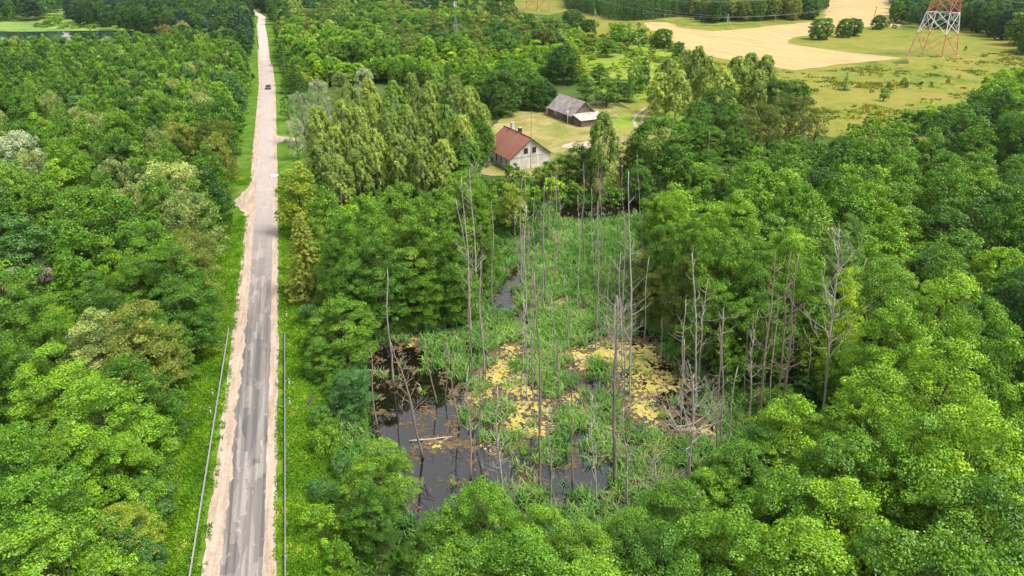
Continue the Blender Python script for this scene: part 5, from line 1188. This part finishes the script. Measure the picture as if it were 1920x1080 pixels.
def shed(px, py, label):
    x, y, z = gat(px, py); o = empty('small_shed', (x, y, z), .1); w = MB(); 
    for a, b in (((-.8, -.8), (.8, -.8)), ((.8, -.8), (.8, .8)), ((.8, .8), (-.8, .8)), ((-.8, .8), (-.8, -.8))): w.quad_uv((*a, -.3), (*b, -.3), (*b, 2.1 if b[1] < 0 else 2.4), (*a, 2.1 if a[1] < 0 else 2.4), 1.6, 2.2)
    w.build('wall', M['planks'], o); r = MB(); roof_plane(r, (-1, -1.05, 2.08), (1, -1.05, 2.08), (1, 1.05, 2.5), (-1, 1.05, 2.5), .07); r.build('roof', M['roofgrey'], o); d = MB(); d.box((0, -.83, .95), (.8, .05, 1.8)); d.build('door', M['beam'], o); tag(o, label, 'shed')
shed(1168, 334, 'tiny upright wooden shed beside the weeping birch')
x, y, z = gat(1152, 222); o = MB(); r_ = random.Random(5)
for i in range(14): o.box((r_.gauss(0, .8), r_.gauss(0, .6), r_.uniform(.1, .8)), (r_.uniform(.5, 1.0), r_.uniform(.4, .8), r_.uniform(.3, .6)), r_.uniform(0, 3), .8)
ob = o.build('rubble_heap', plain('pinkish_rubble', (.52, .34, .28), (.40, .28, .22), 2)); ob.location = (x, y, z); tag(ob, 'small pinkish heap of rubble on the grass behind the barn', 'heap')
x, y, z = gat(1125, 197); o = MB()
for i in range(26): o.box((r_.gauss(0, 2.2), r_.gauss(0, .8), r_.uniform(.1, .9)), (r_.uniform(.6, 1.6), r_.uniform(.3, .6), r_.uniform(.15, .4)), r_.uniform(0, 3), .9)
ob = o.build('brushwood_pile', plain('dry_brushwood', (.36, .25, .15), (.20, .14, .08), 3)); ob.location = (x, y, z); tag(ob, 'brown brushwood pile in the weeds behind the barn', 'pile')

# ------------------------------------------------------------------ striped pylon
def strut(mb, a, b, r): mb.tube([a, b], r, 4)
def pylon(c, base, label, scale=1.0, Ht=58.0, arms=(34, 43, 52)):
    o = empty('electricity_pylon', (c[0], c[1], T(*c))); ds = base
    lev = [0, 10.6, 20.2, 28, 34, 39, 43.5, 48, 53, Ht]
    def hw(z): return (1 - z / 27 * .46) if z < 30 else max(.10, .489 - (z - 30) / 28 * .37)
    def C(k, z): return Vector((ds[k][0] * hw(z), ds[k][1] * hw(z), z))
    for k in range(4):
        for i in range(len(lev) - 1):
            m_ = MB(); strut(m_, C(k, lev[i]), C(k, lev[i + 1]), .22 * scale if i < 3 else .15); m_.build('leg', M['whitep' if i % 2 else 'redp'], o)
        f = MB(); f.box(C(k, 0) + Vector((0, 0, .1)), (2.0, 2.0, .9), .78, .9); f.build('footing', M['conc'], o)
    for i in range(len(lev) - 1):
        m_ = MB(); z0, z1 = lev[i], lev[i + 1]; zm = z0 + (z1 - z0) * .52; r = (.12 if i < 3 else .08) * scale
        for k in range(4):
            k2 = (k + 1) % 4; a0, b0, a1, b1 = C(k, z0), C(k2, z0), C(k, z1), C(k2, z1); strut(m_, a0, b1, r); strut(m_, b0, a1, r)
            X = (a0 + b1) / 2; am, bm = (a0 + a1) / 2, (b0 + b1) / 2
            for (p, q) in ((a0, b1), (b0, a1)):
                pass
            if i < 4:
                strut(m_, am, a0.lerp(b1, .27), r * .55); strut(m_, am, a1.lerp(b0, .27), r * .55); strut(m_, bm, b0.lerp(a1, .27), r * .55); strut(m_, bm, b1.lerp(a0, .27), r * .55)
                strut(m_, a0.lerp(a1, .25), a0.lerp(b1, .14), r * .45); strut(m_, b0.lerp(b1, .25), b0.lerp(a1, .14), r * .45)
            if i == 1:
                for q in (.2, .4, .6, .8): strut(m_, a1.lerp(b1, q), a0.lerp(a1, .7).lerp(b0.lerp(b1, .7), q * .9 + .05), r * .5)
            if i in (1, 2, 4, 6): strut(m_, a1, b1, r * 1.1)
        m_.build('lattice', M['whitep' if i % 2 else 'redp'], o)
    wd = Vector((-.43, .90, 0)); cd = Vector((.90, .43, 0))
    for z in arms:
        L = 11 if z == arms[1] else 8
        for s_ in (-1, 1):
            m_ = MB(); tip = cd * s_ * L + Vector((0, 0, z + .4))
            for k in range(4):
                if (C(k, z).x * cd.x + C(k, z).y * cd.y) * s_ > -.5: strut(m_, C(k, z), tip, .08); strut(m_, C(k, z + 2), tip, .08)
            m_.build('crossarm', M['redp' if z > 40 else 'whitep'], o)
            q = MB(); q.tube([tip, tip - Vector((0, 0, 2.6))], .13, 6); q.build('insulator', M['wire'], o)
    return tag(o, label, 'pylon', 'striped electricity pylons')
PB = [(-10.2, 3.6), (-.3, -9.3), (10.2, -3.8), (.2, 9.0)]
pylon((209.8, 357), PB, 'huge red and white striped lattice pylon standing in the dry meadow')
FX = gat(1008, 19)
pylon((FX[0], FX[1]), PB, 'far pale red striped pylon standing beyond the thicket at the top')
def wire(a, b, sag, r=.05):
    m_ = MB(); pts = []
    for i in range(41):
        t = i / 40; p = Vector(a).lerp(Vector(b), t); p.z -= 4 * sag * t * (1 - t); pts.append(p)
    m_.tube(pts, r, 4, False); return m_
i_ = 0
for z in (34, 43, 52):
    L = 11 if z == 43 else 8
    for s_ in (-1, 1):
        a = Vector((209.8 + .9 * s_ * L, 357 + .43 * s_ * L, z - 2.2 + T(209.8, 357))); b = Vector((FX[0] + .9 * s_ * L, FX[1] + .43 * s_ * L, z - 2.2))
        w = wire(a, b, 24, .05).build('power_line', M['wire']); tag(w, ('left' if s_ < 0 else 'right') + {34: ' lowest', 43: ' middle', 52: ' topmost'}[z] + ' wire strung between the two striped pylons', 'wire', 'power lines')
        c = a + Vector((260, -60, 0)); w = wire(a, c, 14, .05).build('power_line', M['wire']); tag(w, ('left' if s_ < 0 else 'right') + {34: ' lowest', 43: ' middle', 52: ' topmost'}[z] + ' wire leaving the near pylon to the right', 'wire', 'power lines')
# utility poles with a leaning strut
def apole(px, py, ptop, label, strut_=True):
    x, y, z = gat(px, py); h = height_to(x, y, ptop); o = empty('utility_pole', (x, y, z)); a = MB(); a.tube([(0, 0, -.3), (0, 0, h)], [.24, .16], 6); a.build('pole', M['conc'] if strut_ else M['beam'], o)
    if strut_: b = MB(); b.tube([(3.6, -.6, -.3), (.1, 0, h * .78)], [.2, .15], 6); b.build('strut', M['conc'], o)
    c = MB(); c.box((0, 0, h - .5), (1.8, .12, .14), .4); c.build('crossbar', M['galv'], o); tag(o, label, 'utility pole', 'small utility poles')
apole(1362, 54, 26, 'concrete utility pole with leaning strut at the wheat field edge'); apole(1115, 36, 17, 'concrete utility pole with strut before the far spruces'); apole(1636, 47, 12, 'thin dark wooden pole in the wheat field beside the bushes', False); apole(485, 92, 68, 'thin grey pole on the left verge of the far road', False)
# lattice mast among trees
x, y, z = gat(857, 128); h1 = height_to(x, y, 36); o = empty('lattice_mast', (x, y, z)); mb = MB(); wd_ = lambda t: 1.5 - .7 * t
K = 10
for i in range(K):
    t0, t1 = i / K, (i + 1) / K
    cs = [[Vector((sx * wd_(t) * .5, sy * wd_(t) * .5, h1 * t)) for sx, sy in ((-1, -1), (1, -1), (1, 1), (-1, 1))] for t in (t0, t1)]
    for k in range(4):
        mb.tube([cs[0][k], cs[1][k]], .09, 4, False); mb.tube([cs[0][k], cs[1][(k + 1) % 4]], .05, 4, False); mb.tube([cs[1][k], cs[1][(k + 1) % 4]], .05, 4, False)
mb.build('lattice', M['galv'], o); mb = MB(); mb.tube([(0, 0, h1 - 1), (0, 0, h1 + 16)], [.28, .2], 8); mb.build('pole', M['dead_dark'], o)
for k in range(3): mb = MB(); mb.box((.5 * math.cos(k * 2.1), .5 * math.sin(k * 2.1), h1 + 6), (.3, .3, 2.2), k * 2.1); mb.build('antenna', M['white'], o)
tag(o, 'slim lattice mast with a dark pole rising above the trees', 'mast')
x, y, z = gat(918, 62); h = height_to(x, y, 33); mb = MB(); mb.box((0, 0, h / 2), (2.6, 2.6, h), .3, .9); mb.box((0, 0, h + .2), (2.7, 2.7, .4), .3); o = mb.build('brick_chimney', M['brick']); o.location = (x, y, z); tag(o, 'red brick chimney stack showing between the distant treetops', 'chimney')

# ------------------------------------------------------------------ thin summer haze
hz = MB(); hz.box((0, 1500, 55), (6000, 3600, 140)); hb = hz.build('haze'); tag(hb, 'thin pale haze lying over the far woods', kind='stuff')
hm = bpy.data.materials.new('haze'); hm.use_nodes = True; hm.node_tree.nodes.clear(); hv = hm.node_tree.nodes.new('ShaderNodeVolumePrincipled'); ho = hm.node_tree.nodes.new('ShaderNodeOutputMaterial')
hv.inputs['Color'].default_value = (.88, .94, 1.0, 1); hv.inputs['Density'].default_value = .00004; hv.inputs['Anisotropy'].default_value = .2
hm.node_tree.links.new(hv.outputs[0], ho.inputs['Volume']); hb.data.materials.append(hm)
cy.volume_bounces = 0
